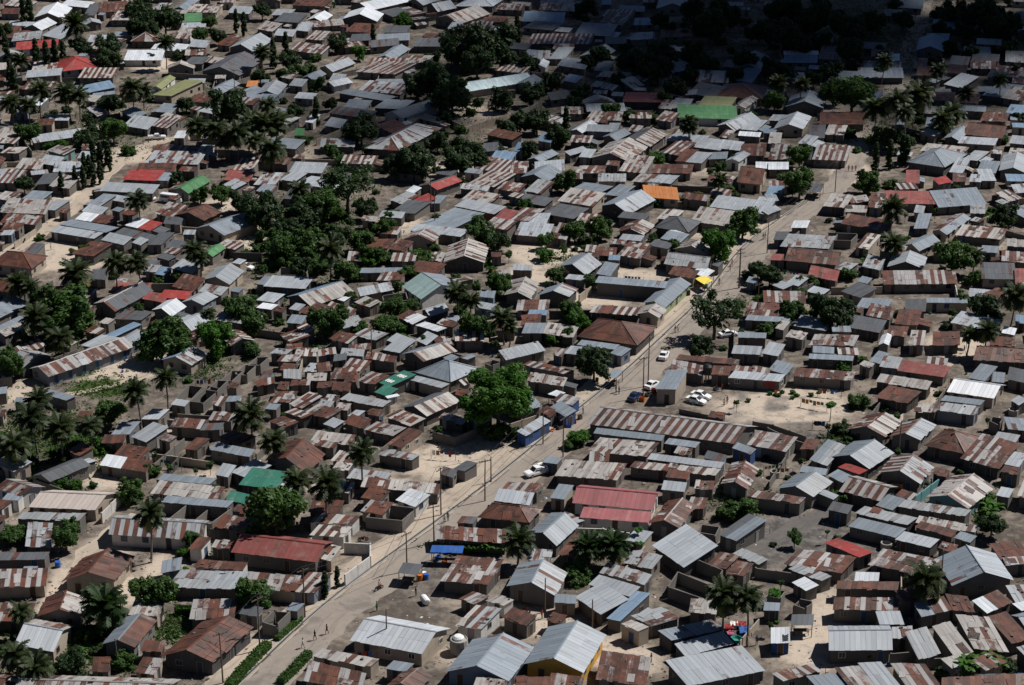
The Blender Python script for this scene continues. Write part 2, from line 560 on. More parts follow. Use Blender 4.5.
DATA3 = """
@0 0 3.984
10 20 110 28 130 8 s t c
240 20 340 30 360 10 s w c
335 60 375 62 385 25 s d y
385 50 490 45 500 10 s o c
600 40 650 40 680 15 s p c
690 35 735 40 760 5 g m c
735 48 850 50 875 22 s t y
875 10 925 10 930 -15 f t y
905 50 985 55 1000 30 s l c
135 70 240 75 260 40 g w c
0 55 70 55 80 35 s n c
30 100 125 105 130 90 s l c
95 110 160 120 198 95 g w c
0 125 70 120 90 105 s o c
0 150 90 150 110 125 s n c
165 140 235 155 262 110 s l c
45 165 150 155 175 125 s p c
60 200 215 188 222 160 s R w;orange red roof behind a row of small cypresses
330 105 400 95 415 80 g l d
435 80 540 80 560 48 s t c
350 160 425 160 432 142 s l c
350 190 390 195 400 170 s t c
735 88 800 85 800 55 s G c;small mint green roof near the top of the view
720 112 810 108 815 90 s l c
690 150 745 155 760 120 s t w
520 165 620 165 630 140 h q d
750 185 815 190 825 165 s l c
600 195 720 205 735 180 s w c
492 240 630 240 640 205 s w w
910 190 1000 205 1040 165 g l d
860 178 910 182 940 158 s o c
250 284 375 270 345 240 h R b;vivid red hip roofed house at upper left
125 282 245 270 290 235 s t c
100 310 230 300 240 275 s l c
310 310 440 310 460 275 s t c
325 375 450 350 435 325 s b b
370 385 450 375 480 360 s m b
600 350 640 355 675 318 g E w
605 378 676 382 792 332 s E y;long olive green roof beside tall palms
730 255 800 255 830 230 s d c
805 245 870 255 885 235 s t c
800 285 940 300 1010 250 g d c
820 365 875 375 928 340 g m d
945 370 1010 395 1040 360 s m c
980 345 1020 345 1025 325 s O c
620 445 680 450 702 420 s m d
480 445 530 470 560 445 s m d
490 500 580 515 600 475 s l c
595 500 660 510 700 475 s q c
640 462 710 480 720 465 s t c
345 430 385 460 410 440 s p c
330 400 375 405 395 385 s t c
175 480 265 480 270 460 s l d
135 420 160 420 190 395 s w c
60 450 105 450 110 415 s m b
0 375 40 375 70 350 s t c
0 400 30 395 40 380 s l c
135 570 305 545 295 520 s l d
0 610 70 610 120 590 s t c
185 600 250 615 285 595 s q a
305 630 350 632 365 608 s l w
60 670 150 675 170 640 s t c
210 685 310 685 315 650 s l c
150 650 220 660 240 630 s l c
690 550 730 550 745 525 s w c
600 605 770 610 790 585 s q c
575 650 770 655 800 612 s p c
775 618 825 620 845 585 s l w
540 685 680 685 690 655 s o c
925 680 990 690 1010 645 s t c
@256 0 3.984
140 20 260 25 290 0 s o c
60 60 130 60 150 40 s l c
370 25 450 40 580 10 g lw d
345 75 470 85 485 60 g w d
200 80 260 88 285 65 g w d
600 5 660 20 690 0 g l c
675 25 720 45 750 20 g l d
540 40 600 62 655 50 s q c
490 45 540 65 600 50 s d c
790 25 930 25 990 -5 h w c
710 75 800 95 890 60 g t c
760 115 800 120 815 90 s l c
870 65 940 60 930 35 s t c
840 120 920 120 940 90 s q d
205 110 340 100 335 78 s q c
0 115 60 125 75 95 s t c
70 85 160 90 190 60 s d c
70 140 140 145 150 122 s l c
155 120 205 125 210 95 s l c
355 125 450 130 480 100 s n c
505 130 590 130 610 105 s d d
480 165 600 160 605 135 s m d
370 165 460 160 480 135 s d d
450 190 560 180 570 155 s d c
190 155 260 160 290 130 s t c
135 200 250 215 275 185 s q c
620 185 720 185 745 155 s d d
720 160 770 165 790 140 s d c
248 270 300 285 352 252 g l y
305 240 345 250 355 230 s q c
395 285 540 295 630 260 s q c
440 265 560 265 580 235 s q c
480 230 540 240 570 200 g m c
570 250 670 250 700 225 s t c
180 310 225 320 245 295 g m c
310 345 380 330 400 305 s w w
290 320 340 325 350 300 s l c
405 360 560 375 595 340 s p c
460 335 580 335 600 318 s m d
325 370 500 400 540 385 s m d
0 375 80 380 105 345 g l b
0 395 60 400 80 380 s m b
130 340 180 345 195 320 s l c
150 390 220 395 235 375 s w c
465 430 570 435 620 405 s m d
345 430 430 435 450 405 s m c
285 450 430 470 460 445 s d c
505 455 575 470 690 432 g m w
640 470 720 490 745 475 s d c
435 590 560 600 705 530 h p d;broad dark streaked hip roof among trees in shade
480 500 560 540 600 510 s n c
195 485 225 490 240 460 s w w
270 500 330 510 345 480 s l c
150 540 185 540 190 515 s G c
130 685 250 690 270 655 s l c
795 338 842 362 1045 328 g W y;long turquoise white roofed building with walled sand yard
905 605 960 600 975 570 s d c
930 635 1010 640 1030 610 s b c
870 670 1000 690 1040 650 s q c
@512 0 3.984
40 85 190 90 195 55 s b b
105 40 240 45 250 15 s q c
110 12 220 8 240 -10 s p c
250 135 380 145 400 105 s m d
340 95 430 100 470 60 s q c
350 65 460 65 490 40 s q c
485 100 560 100 565 75 s b c
60 175 290 175 310 140 s q d
40 110 150 120 190 95 s d c
575 35 690 35 700 5 g m c
355 18 390 18 395 3 s b c
590 150 700 145 710 115 s o c
370 175 450 175 450 150 s d c
470 160 560 155 570 130 s p c
150 215 225 215 245 180 s q c
145 235 205 235 245 195 s l c
45 225 100 230 110 205 s m c
100 235 145 235 150 205 s p c
265 225 340 240 375 205 g m d
180 260 280 275 295 245 s m d
325 280 380 285 395 250 s m c
82 265 130 270 138 250 g w w
15 335 70 345 80 315 g m b
70 340 120 345 130 320 s m c
885 275 990 280 1010 235 g m d
890 320 950 330 975 280 s b c
840 265 880 270 890 245 s d c
730 325 850 330 858 290 s p c
700 370 800 390 830 350 s d c
640 290 720 275 720 245 s m c
155 400 230 390 250 360 s d c
200 320 250 330 260 305 s b c
440 405 590 408 600 375 s M d;two tier maroon roofed building in the cloud shade edge
298 445 440 442 435 415 s l c
660 468 878 475 872 430 s G w;long bright green roof with white eave below the dark wood
740 420 860 425 885 392 s E c
580 430 630 435 650 405 s t c
625 430 690 435 712 400 s l c
680 380 740 375 755 358 s l c
815 385 980 395 1000 355 h o c
880 425 925 430 968 400 g t w
572 475 630 485 655 455 s q c
235 520 275 530 300 495 g w b
295 522 375 525 380 502 s l b
360 545 410 560 435 530 g m c
375 525 415 525 430 495 s l c
290 480 370 490 390 455 s t c
370 480 430 480 440 450 s q c
430 570 540 583 595 545 g dt d
460 520 500 525 515 505 s t c
608 560 740 568 780 545 s l d
595 605 660 620 710 575 s q d
718 585 820 598 850 565 s l d
820 590 900 600 912 570 s l c
815 500 880 520 945 478 g l d
910 515 970 520 1010 485 s l d
900 540 980 545 985 530 s w d
825 545 860 550 880 525 s q c
690 645 750 650 790 615 s l c
650 640 700 645 735 605 s n c
780 635 850 632 875 608 s m c
850 640 900 645 940 620 g l w
910 620 1000 620 1010 580 s o c
970 670 1030 672 1030 650 s w d
310 630 455 645 515 595 g t c
228 565 305 568 315 545 s q d
232 620 300 600 320 575 s l c
265 625 310 628 330 600 s l c
60 635 110 645 165 618 g m d
90 690 200 680 280 635 s l d
425 680 520 690 550 635 s t c
550 690 700 690 712 660 s o c
250 690 350 690 370 665 s q c
-10 690 50 690 60 655 s q c
100 560 150 568 160 540 s b c
5 600 40 605 50 575 s b c
@768 0 3.984
460 62 540 65 545 42 s d c
515 30 605 35 615 0 s m c
655 115 815 118 820 85 s b d
625 160 710 162 720 137 s b c
590 200 690 205 700 165 g b d;blue-grey gable building at the shaded far end of the road
62 250 185 250 190 222 s b c
62 218 190 218 190 205 s w c
200 235 290 240 300 195 s d c
458 240 518 242 520 218 s w c
410 225 480 230 480 205 s o c
372 270 515 275 520 250 s q c
360 310 525 310 525 275 s m d
195 300 270 305 290 270 s d c
240 320 350 325 360 290 s m c
595 262 690 265 695 238 s q c
590 300 690 300 700 268 s n c
700 335 765 350 815 310 s w d;bright white slab roof in shade on the upper right
700 290 770 295 790 265 s n c
805 272 900 275 902 248 s q c
945 245 1030 250 1030 212 s p c
810 240 910 245 915 220 s d c
720 255 790 260 800 230 s d c
850 380 950 390 1010 348 s m d
930 390 1000 400 1030 360 s t c
900 300 1000 310 1010 275 s q c
870 305 930 315 940 290 s d c
970 330 1030 335 1035 310 s q c
840 365 890 365 890 348 s m c
845 480 940 485 955 455 s q c
945 450 1010 455 1030 425 s b b
780 535 920 550 945 515 G n d
660 400 735 400 745 372 s o c
760 410 830 412 845 380 s n c
615 450 690 455 700 430 s t c
625 505 658 508 662 475 s m c
512 495 542 498 545 465 s m c
385 400 440 400 490 370 s w c
205 355 250 355 255 335 s m c
70 425 205 430 225 395 g m d;grey gable house front at the upper right in dim sun
20 515 130 515 180 475 g lw y
0 480 80 482 100 462 s l c
90 390 150 390 165 365 s o c
205 495 370 495 375 455 s n d;long brown roof left of the tall palm cluster
225 535 295 538 312 505 s t c
160 550 220 550 230 505 s d c
118 570 165 578 190 548 s l d
0 570 45 572 52 535 s t c
0 635 75 635 95 585 s q c
175 635 300 640 320 590 s q c
0 675 75 675 78 650 s w c
700 550 755 560 785 525 g m d
755 570 890 578 905 555 s l c
605 600 760 615 785 590 s t c
552 645 690 665 765 625 h m d;blue-grey cross roofed house right of the dark cypresses
775 635 830 640 880 610 s l c
720 685 770 690 800 640 s l d
830 685 900 690 920 650 s m c
920 680 1020 690 1030 640 g l c
950 630 1020 635 1035 600 s t c
960 570 1015 575 1025 548 s l c
"""
TREES = """152 594 22 T,90 634 15 BT,70 662 17 D,123 660 15 BT,253 592 21 T,337 577 4 C,325 585 5 C,65 536 17 T,12 535 16 BT,57 482 13 BL,76 485 8 BL,130 489 15 T,153 472 9 BT
275 508 33 T,192 538 10 T,184 552 8 BL,200 549 6 BL,440 545 9 BT,455 548 9 BT,470 548 9 BL,488 546 11 N,500 548 9 N,577 573 17 BT,638 530 5 Y,640 544 5 Y,740 510 20 BT,725 513 12 BT
795 536 8 T,838 498 11 BT,990 508 14 N,985 500 11 BL,992 525 15 D,902 482 9 BT,865 653 11 BT,945 672 11 BT,972 665 18 N,990 662 16 N,1004 664 14 BD,958 668 12 N,775 594 7 S,777 622 3 BS
10 365 18 T,110 412 17 T,92 438 14 BT,104 447 12 BL,75 445 14 BT,60 455 12 BD,25 462 16 BD,120 466 10 BL,28 340 10 BT,65 308 31 T,40 312 14 BT,34 300 6 C,158 281 8 BT,160 338 24 T,215 337 21 L,240 308 18 T,254 322 14 T
188 380 5 BL,178 345 18 T,232 347 10 BT,252 350 12 BT,382 436 7 BL,351 380 6 BL,262 210 22 D,300 214 20 D,322 204 22 T,347 185 28 X,310 242 20 T,335 238 18 D,282 247 18 T,345 270 14 T,300 266 13 D,372 255 12 T,386 226 12 T,366 208 13 D,330 248 12 D,272 262 12 BT,320 265 14 BT,290 230 16 D,360 240 14 T,395 215 10 BT
330 321 19 T,385 324 16 BT,360 330 12 BT,402 329 8 BL,395 306 14 T,368 262 12 BL,382 258 11 BT,429 261 13 BT,412 272 12 BT,433 246 8 BT,415 255 10 BL,445 262 6 BL,482 232 17 T,492 270 6 BL,499 282 15 T,498 241 13 D,486 262 7 BL,474 325 18 T,460 310 9 BT,490 330 10 BD
545 240 9 T,575 230 13 T,600 226 14 T,585 240 9 BD,525 205 10 T,565 180 13 T,545 255 11 BL,556 274 10 T,590 281 8 T,571 310 14 T,578 320 14 L,552 339 10 BL,617 318 8 BL,610 309 7 BT,675 246 8 T,652 250 8 BT,719 244 20 L,743 222 17 T,696 197 10 BT,706 200 10 BT,685 200 7 BT,652 187 9 BT,725 190 10 BT,655 202 8 BL,640 250 7 BT,715 312 28 X,758 270 12 D,748 275 8 BD,770 294 7 BT,760 300 8 BL
800 182 17 T,785 178 10 BT,868 180 14 T,890 184 8 BT,991 217 8 BL,1006 214 14 D,848 274 11 BT,833 308 22 D,793 310 14 T,773 322 9 BT,816 282 10 BT,953 255 20 T,975 258 8 N,984 256 7 N,986 307 17 D,770 276 14 D,780 325 12 BD,896 313 7 BT,956 322 7 BT,900 280 5 BT,594 362 21 D,579 438 13 BL,570 445 8 BT,712 444 6 BL,700 345 14 D,768 329 11 BT,790 340 5 BL,831 405 6 Y,858 401 13 BT,841 428 12 BD,843 366 10 BL,863 360 6 BL,851 439 8 BT,836 495 9 BT,898 483 9 BT,933 372 5 BL,845 446 8 BD,868 372 6 BT
138 7 14 D,140 24 15 D,165 19 17 D,150 30 12 D,108 45 14 D,80 46 12 D,36 55 5 C,46 57 5 C,55 55 5 C,63 54 4 C,6 50 5 C,23 10 5 C,30 13 5 C,110 57 13 D,150 58 9 BD,180 55 9 BD,200 55 9 BD,210 21 8 T,200 34 9 T,218 35 10 D,236 22 4 C,244 25 4 C,228 104 22 D,113 129 15 T,85 136 13 D,93 155 5 C,100 157 5 C,108 157 5 C,84 165 4 C,89 167 4 C,128 150 9 BT,29 133 12 T,60 144 8 BL,48 145 7 BL,186 103 10 D,108 103 12 D,10 75 5 C,14 83 5 C
24 184 11 D,61 184 4 C,75 178 4 C,83 178 4 C,93 175 4 C,100 173 4 C,200 194 10 T,221 193 12 T,241 200 13 D,248 206 12 D,108 206 5 BL,40 237 6 BT,176 177 8 D,5 30 10 D,45 100 6 BD
262 10 10 D,330 5 6 BT,404 20 10 L,373 36 4 C,286 48 5 C,273 54 5 C,337 42 11 D,359 52 9 L,291 60 12 D,316 58 7 BT,306 70 12 BT,286 75 14 BD,317 84 9 T,430 78 24 D,452 95 20 D,464 42 28 D,489 42 24 D,477 62 20 D,502 98 14 D,510 60 12 D,316 112 5 C,331 103 8 D,361 128 18 D,437 140 13 D,469 148 15 D,457 160 16 D,417 160 20 D,396 165 15 D,344 160 10 BT,306 140 8 BT,331 150 9 T,294 113 12 D,506 126 11 D,480 160 12 D,370 150 10 BD,500 150 10 BD,260 75 10 D,445 118 9 D
517 32 5 C,587 5 12 D,693 10 16 D,710 23 20 D,725 12 18 D,652 63 19 D,632 58 17 D,663 55 17 D,675 88 14 D,600 55 13 D,587 62 9 D,552 80 12 D,527 62 12 D,532 93 14 D,520 120 13 D,537 120 14 D,610 110 9 T,575 103 10 D,630 115 8 T,560 133 13 D,566 122 5 C,692 50 15 D,708 63 13 D,652 118 9 BT,758 100 8 BT,750 115 8 BT,657 158 10 BL,530 148 10 D,720 166 7 T,755 156 6 BL,615 165 6 BT,725 150 5 BL,745 60 14 D,735 75 10 D,690 75 10 D,620 80 10 D,580 92 10 D,660 20 10 D
783 10 20 D,813 17 20 D,783 34 20 D,848 25 18 D,873 22 15 D,851 50 16 D,903 20 12 D,981 12 20 D,1004 25 18 D,953 12 15 D,949 45 8 D,971 52 9 D,1009 48 10 D,775 68 14 D,853 92 22 T,834 90 15 T,775 100 12 T,886 135 14 D,870 140 6 L,906 140 9 D,890 155 5 C,903 150 5 C,876 158 5 C,907 152 5 C,857 150 5 BL,850 133 8 BT,800 155 13 T,787 160 8 BT,1004 140 7 BT,981 144 8 BL,1019 118 8 D,800 45 14 D,830 70 12 D,760 30 14 D,820 40 12 D,940 28 10 D,1015 70 8 D,880 70 8 D,965 30 10 D"""
PALMS = """105 606 22 4.5 d,20 612 12 5,15 655 16 4,36 668 17 4,150 513 15 9,518 540 17 5,588 547 16 4.5 d,613 545 17 4.5 d,723 594 18 8,747 597 17 8,926 580 20 5.5,30 418 18 8,38 400 14 8,60 428 17 7,14 446 17 6,90 425 13 6
135 391 14 8.5,165 378 12 8.5,35 318 15 7,60 338 14 7,75 273 17 4.5,115 262 13 8.5,136 262 13 8.5,18 283 14 5.5,30 288 11 5,194 250 13 7,200 258 9 5.5,208 314 9 3.5,250 415 17 6.5,273 440 16 6,362 452 14 8,326 484 18 8,297 480 15 6,457 292 13 7,471 301 11 5,502 318 14 6,510 326 9 5
720 180 9 6,893 208 14 7,893 243 13 5.5,975 255 9 5,988 330 12 6,1016 296 16 8,970 334 9 5,75 24 13 11,40 90 11 9,65 92 12 9,28 105 10 8,11 103 11 8,78 95 11 8,133 88 13 9,142 90 11 8,165 42 10 9,215 130 14 8,197 126 13 8,237 133 14 8,251 124 14 8,226 140 10 6,20 60 9 7
137 200 13 7,262 52 10 8,264 125 15 9,277 122 14 9,272 150 15 8,256 140 11 8,268 105 10 8,688 123 10 7,778 83 10 8,802 84 9 8,898 100 14 12,918 94 16 12,876 108 14 9,938 70 9 7,951 113 14 6,943 119 12 6,966 93 9 6,905 112 10 11,885 60 9 8,1000 80 8 7,690 128 8 6,330 250 14 8,300 190 12 8"""

VFILL = [(320,245,62,60,60,('BD','BT','T','BT','T'),5,9),(45,440,55,30,16,('BT','BD','N','BT'),5,9),(60,655,60,22,14,('BT','BD','BD','N'),5,9),(450,95,45,45,18,('T','BD','D','BT'),5,9),(460,155,70,16,18,('BD','BT','D'),4,8),(215,110,50,28,18,('BD','BT','D'),4,8),
 (100,100,70,36,22,('BD','BT','BD'),4,7),(60,70,60,40,14,('BD','D'),4,7),(680,60,80,40,34,('T','BD','D','BT'),5,9),(850,40,130,44,46,('T','BD','D','BT'),5,10),(980,30,50,40,16,('D','BD'),5,9),(560,60,60,50,16,('BD','D'),4,7),(900,130,50,26,20,('BD','BT'),4,7),(770,300,40,16,8,('BT','BD'),4,7),
 (480,320,30,16,8,('BT','BD'),4,7),(360,330,50,14,8,('BT','BL'),4,7),(620,240,70,30,14,('BT','BD'),3,6),(640,150,80,40,14,('BT','BD'),3,6),(300,80,60,50,16,('BD','BT'),3,6),(970,260,40,16,8,('BT','BD','N'),4,6),(900,470,100,90,12,('BT','BD'),3,5),(150,630,80,40,10,('BT','BL'),4,8),(130,490,110,30,8,('BT','BD'),4,7),(590,545,40,18,6,('BT','BD'),4,7),(250,320,50,30,10,('BT','BD'),4,7),(820,170,60,40,10,('BT','BD'),4,6),(800,394,32,4,9,('BT','BL'),2,3.5),(845,440,20,14,6,('BT','BD'),3,5),(745,335,40,20,8,('BT','BL'),3,6),(510,380,40,30,4,('BT',),3,4),(300,640,60,30,0,('BT',),3,4),(512,240,510,110,80,('BT','BD','T','BL','T'),3,6),(860,500,170,150,44,('BT','BL','T','BD'),2.5,5),(900,290,120,60,24,('T','BD','BT','N'),3.5,7),(620,200,120,60,20,('T','BT','BD'),3,6.5),(250,430,200,60,22,('BT','T','BL'),2.5,5),(180,560,180,90,16,('BT','T','BL'),3,6),(420,210,90,50,18,('T','BT','BD'),3,7),(930,150,90,50,14,('T','BD'),3,6),(420,300,90,50,22,('T','BT','BL'),4,8),(560,330,70,40,10,('T','BT'),4,7),(800,300,60,40,12,('T','BT'),4,7),(985,330,40,60,12,('T','BT','D'),4,8),(740,170,110,40,14,('T','BT'),3,6)]
import bpy, math, random
from math import radians, sin, cos, tan, pi, atan2, hypot
import numpy as np
from mathutils import Vector, Matrix
random.seed(11)
rng = random.Random(5)
scene = bpy.context.scene
COL = scene.collection

# ------------------------------------------------------------------ camera
PITCH, CAMH, FPX, W, H = radians(22.0), 150.0, 1911.0, 1024, 685
cd = bpy.data.cameras.new('camera'); cam = bpy.data.objects.new('camera', cd); COL.objects.link(cam)
cd.sensor_width = 36; cd.lens = FPX / W * 36; cd.clip_start = 1; cd.clip_end = 20000
cam.location = (0, 0, CAMH); cam.rotation_euler = (pi/2 - PITCH, 0, 0)
scene.camera = cam
def at(px, py, z=0.0):
    a = (px - W/2) / FPX; b = (H/2 - py) / FPX
    d = Vector((a, cos(PITCH) + b*sin(PITCH), -sin(PITCH) + b*cos(PITCH)))
    t = (z - CAMH) / d.z
    return Vector((d.x*t, d.y*t))
def proj(x, y, z):
    v = Vector((x, y, z - CAMH))
    f = v.y*cos(PITCH) - v.z*sin(PITCH); u = v.y*sin(PITCH) + v.z*cos(PITCH)
    return (W/2 + FPX*v.x/f, H/2 - FPX*u/f)
def mpp(px, py):
    p = at(px, py); return hypot(p.x, hypot(p.y, CAMH)) / FPX

# ------------------------------------------------------------------ light
SUN_AZ = atan2(0.90, 0.42); SUN_EL = radians(53)
sd = bpy.data.lights.new('sun', 'SUN'); sd.energy = 5.0; sd.angle = radians(0.53); sd.color = (1, 0.975, 0.945)
so = bpy.data.objects.new('sun', sd); COL.objects.link(so)
sv = Vector((sin(SUN_AZ)*cos(SUN_EL), cos(SUN_AZ)*cos(SUN_EL), sin(SUN_EL)))
so.rotation_euler = sv.to_track_quat('Z', 'Y').to_euler(); so.location = sv*400
wd = bpy.data.worlds.new('World'); scene.world = wd; wd.use_nodes = True
nt = wd.node_tree; bg = nt.nodes['Background']
sk = nt.nodes.new('ShaderNodeTexSky'); sk.sky_type = 'NISHITA'; sk.sun_disc = False
sk.sun_elevation = SUN_EL; sk.sun_rotation = SUN_AZ
nt.links.new(sk.outputs[0], bg.inputs[0]); bg.inputs[1].default_value = 0.05
sk.altitude = 3500; sk.air_density = 0.62; sk.dust_density = 0.4
scene.view_settings.view_transform = 'Standard'; scene.view_settings.look = 'None'
scene.view_settings.exposure = 0.0; scene.view_settings.gamma = 1

# ------------------------------------------------------------------ materials
MATS = {}
class N:
    def __init__(s, name):
        s.m = bpy.data.materials.new(name); s.m.use_nodes = True; s.t = s.m.node_tree
        s.b = s.t.nodes['Principled BSDF']
    def n(s, typ, **kw):
        x = s.t.nodes.new(typ)
        for k, v in kw.items(): setattr(x, k, v)
        return x
    def l(s, a, b): s.t.links.new(a, b)
    def set(s, sock, v):
        if hasattr(v, 'is_linked') or hasattr(v, 'links'): s.l(v, sock)
        else: sock.default_value = v
    def math(s, op, a, b=0.0, c=0.0):
        x = s.n('ShaderNodeMath', operation=op); s.set(x.inputs[0], a); s.set(x.inputs[1], b); s.set(x.inputs[2], c); return x.outputs[0]
    def mix(s, f, a, b, mode='MIX'):
        x = s.n('ShaderNodeMixRGB', blend_type=mode); s.set(x.inputs[0], f)
        s.set(x.inputs[1], a if not isinstance(a, tuple) else a+(1,)); s.set(x.inputs[2], b if not isinstance(b, tuple) else b+(1,)); return x.outputs[0]
    def noise(s, vec, scale, detail=3.0, rough=0.55):
        x = s.n('ShaderNodeTexNoise'); x.inputs['Scale'].default_value = scale; x.inputs['Detail'].default_value = detail
        x.inputs['Roughness'].default_value = rough
        if vec is not None: s.l(vec, x.inputs['Vector'])
        return x.outputs['Fac']
    def smooth(s, v, lo, hi):
        x = s.n('ShaderNodeMapRange', interpolation_type='SMOOTHSTEP'); s.set(x.inputs[0], v); s.set(x.inputs[1], lo); s.set(x.inputs[2], hi); return x.outputs[0]
    def attr(s, name, out='Vector'):
        x = s.n('ShaderNodeAttribute', attribute_name=name); return x.outputs[out]
    def vmul(s, v, k):
        x = s.n('ShaderNodeVectorMath', operation='MULTIPLY'); s.l(v, x.inputs[0]); x.inputs[1].default_value = k; return x.outputs[0]
    def objrand(s): return s.n('ShaderNodeObjectInfo').outputs['Random']
    def pos(s): return s.n('ShaderNodeNewGeometry').outputs['Position']
    def done(s, col, rough=0.7, spec=0.3, metal=0.0):
        s.set(s.b.inputs['Base Color'], col if not isinstance(col, tuple) else col+(1,))
        s.b.inputs['Roughness'].default_value = rough; s.b.inputs['Specular IOR Level'].default_value = spec
        s.b.inputs['Metallic'].default_value = metal
        return s.m

def roof_mat(code, base, rust, c1=(0.150, 0.054, 0.032), c2=(0.055, 0.027, 0.020), var=0.35, rough=0.5, fade=0):
    k = N('sheet_roof_' + code)
    at_ = k.n('ShaderNodeAttribute', attribute_name='sheet')
    sep = k.n('ShaderNodeSeparateColor'); k.l(at_.outputs['Color'], sep.inputs[0]); r1, r2 = sep.outputs[0], sep.outputs[1]
    edge = k.math('ABSOLUTE', k.math('SUBTRACT', sep.outputs[2], 0.5))
    suv = k.attr('suv'); orr = k.objrand()
    streak = k.noise(k.vmul(suv, (1.3, 0.22, 1)), 1.0, 4, 0.6)
    fine = k.noise(k.vmul(suv, (7.0, 0.7, 1)), 1.0, 3, 0.6)
    blot = k.noise(suv, 0.55, 3, 0.6)
    irr = k.noise(k.vmul(suv, (1, .8, 1)), 0.8, 6, 0.7)
    val = k.math('ADD', k.math('MULTIPLY', r1, 0.68), k.math('MULTIPLY', streak, 0.22)); val = k.math('ADD', val, k.math('MULTIPLY', k.math('SUBTRACT', irr, 0.28), 0.44))
    val = k.math('ADD', val, k.math('MULTIPLY', k.math('SUBTRACT', orr, 0.5), 0.16))
    val = k.math('ADD', val, k.math('MULTIPLY', k.math('SUBTRACT', fine, 0.5), 0.25))
    th = 0.535 + (0.5 - rust)*0.84
    mask = k.smooth(val, th - 0.07, th + 0.07)
    rc = k.mix(k.smooth(k.math('ADD', k.math('MULTIPLY', blot, 0.7), k.math('MULTIPLY', r2, 0.35)), 0.35, 0.72), c2, c1)
    rc = k.mix(k.math('MULTIPLY', k.smooth(fine, 0.55, 0.75), 0.35), rc, (0.30, 0.20, 0.15))
    tone = k.math('ADD', 1.0 - var/2, k.math('MULTIPLY', r2, var))
    tone = k.math('MULTIPLY', tone, k.math('ADD', 0.80, k.math('MULTIPLY', streak, 0.4)))
    tone = k.math('MULTIPLY', tone, k.math('ADD', 0.86, k.math('MULTIPLY', orr, 0.28)))
    zc = k.mix(1.0, base, k.n('ShaderNodeCombineColor').outputs[0], 'MULTIPLY')
    cc = [x for x in k.t.nodes if x.bl_idname == 'ShaderNodeCombineColor'][0]
    for i in range(3): k.l(tone, cc.inputs[i])
    zc = k.mix(k.math('MULTIPLY', k.smooth(blot, 0.5, 0.75), fade if fade else (0.22 if rust > 0.2 else 0.08)), zc, (0.34, 0.30, 0.27) if fade else (0.20, 0.145, 0.11))
    col = k.mix(mask, zc, rc)
    rib = k.noise(k.vmul(suv, (4.2, 0.10, 1)), 1.0, 2, 0.5)
    col = k.mix(k.math('MULTIPLY', k.smooth(rib, 0.48, 0.72), 0.30 if rust > .2 else 0.14), col, (0.07, 0.05, 0.042))
    col = k.mix(k.math('MULTIPLY', k.smooth(edge, 0.38, 0.5), 0.42), col, (0.06, 0.05, 0.045))
    bmp = k.n('ShaderNodeBump'); bmp.inputs['Strength'].default_value = 0.35; bmp.inputs['Distance'].default_value = 0.03
    wv = k.n('ShaderNodeTexWave', wave_type='BANDS', bands_direction='X'); wv.inputs['Scale'].default_value = 2.2
    k.l(suv, wv.inputs['Vector']); k.l(wv.outputs['Fac'], bmp.inputs['Height']); k.l(bmp.outputs[0], k.b.inputs['Normal'])
    return k.done(col, rough, 0.35)
ROOF = {
 'V': ((.80, .81, .82), .0), 'w': ((.60, .63, .66), .00), 'l': ((.335, .362, .388), .12), 'm': ((.205, .238, .272), .09), 'd': ((.095, .103, .112), .20),
 'b': ((.17, .25, .34), .05), 'p': ((.33, .345, .355), .30), 'q': ((.35, .335, .325), .54), 'o': ((.25, .20, .17), .80),
 'n': ((.12, .075, .06), .95), 't': ((.40, .375, .35), .36), 'K': ((.50, .43, .385), .00), 'W': ((.62, .76, .78), .00),
 'U': ((.25, .34, .33), .08)}
for c_, (b_, r_) in ROOF.items(): ROOF[c_] = roof_mat(c_, b_, r_)
for c_, b_, r_ in (('R', (.30, .042, .036), .14), ('M', (.25, .070, .060), .28), ('P', (.33, .108, .112), .06), ('G', (.070, .20, .080), .05),
                   ('T', (.035, .17, .12), .03), ('E', (.25, .26, .12), .10), ('O', (.52, .19, .055), .08), ('B', (.02, .10, .36), .0), ('Y', (.85, .66, .10), .0)):
    ROOF[c_] = roof_mat(c_, b_, r_, var=0.3, c1=(.22, .12, .09), fade=.30 if c_ not in 'BY' else .12)
def wall_mat(code, base, stain=0.45, blocks=False):
    k = N('wall_' + code); P = k.n('ShaderNodeTexCoord').outputs['Object']
    a = k.noise(P, 0.45, 4, 0.65); b = k.noise(k.vmul(P, (2.5, 2.5, 0.5)), 1.0, 4, 0.6); o = k.objrand()
    c = k.mix(k.math('MULTIPLY', k.smooth(a, 0.42, 0.72), stain), base, tuple(x*0.5 for x in base))
    c = k.mix(k.math('MULTIPLY', k.smooth(b, 0.5, 0.8), stain), c, (0.21, 0.165, 0.125))
    c = k.mix(k.math('MULTIPLY', k.math('SUBTRACT', o, 0.2), 0.35), c, (0.33, 0.29, 0.25))
    return k.done(c, 0.9, 0.15)
WALL = {c: wall_mat(c, v) for c, v in {'c': (.155, .145, .133), 'd': (.082, .079, .076), 'y': (.40, .335, .265), 'w': (.64, .62, .585), 'b': (.15, .19, .25),
        'B': (.028, .08, .22), 'a': (.14, .34, .36), 'o': (.55, .30, .05), 'G': (.30, .36, .20), 'T': (.04, .20, .18), 'M': (.20, .055, .045)}.items()}
def simple(name, col, rough=0.7, spec=0.3, metal=0, var=0.25, scale=3.0):
    k = N(name); a = k.noise(k.n('ShaderNodeTexCoord').outputs['Object'], scale, 3)
    c = k.mix(k.math('MULTIPLY', a, var), col, tuple(x*0.45 for x in col))
    return k.done(c, rough, spec, metal)
PANE = simple('dark_pane', (.018, .020, .024), 0.25, 0.5)
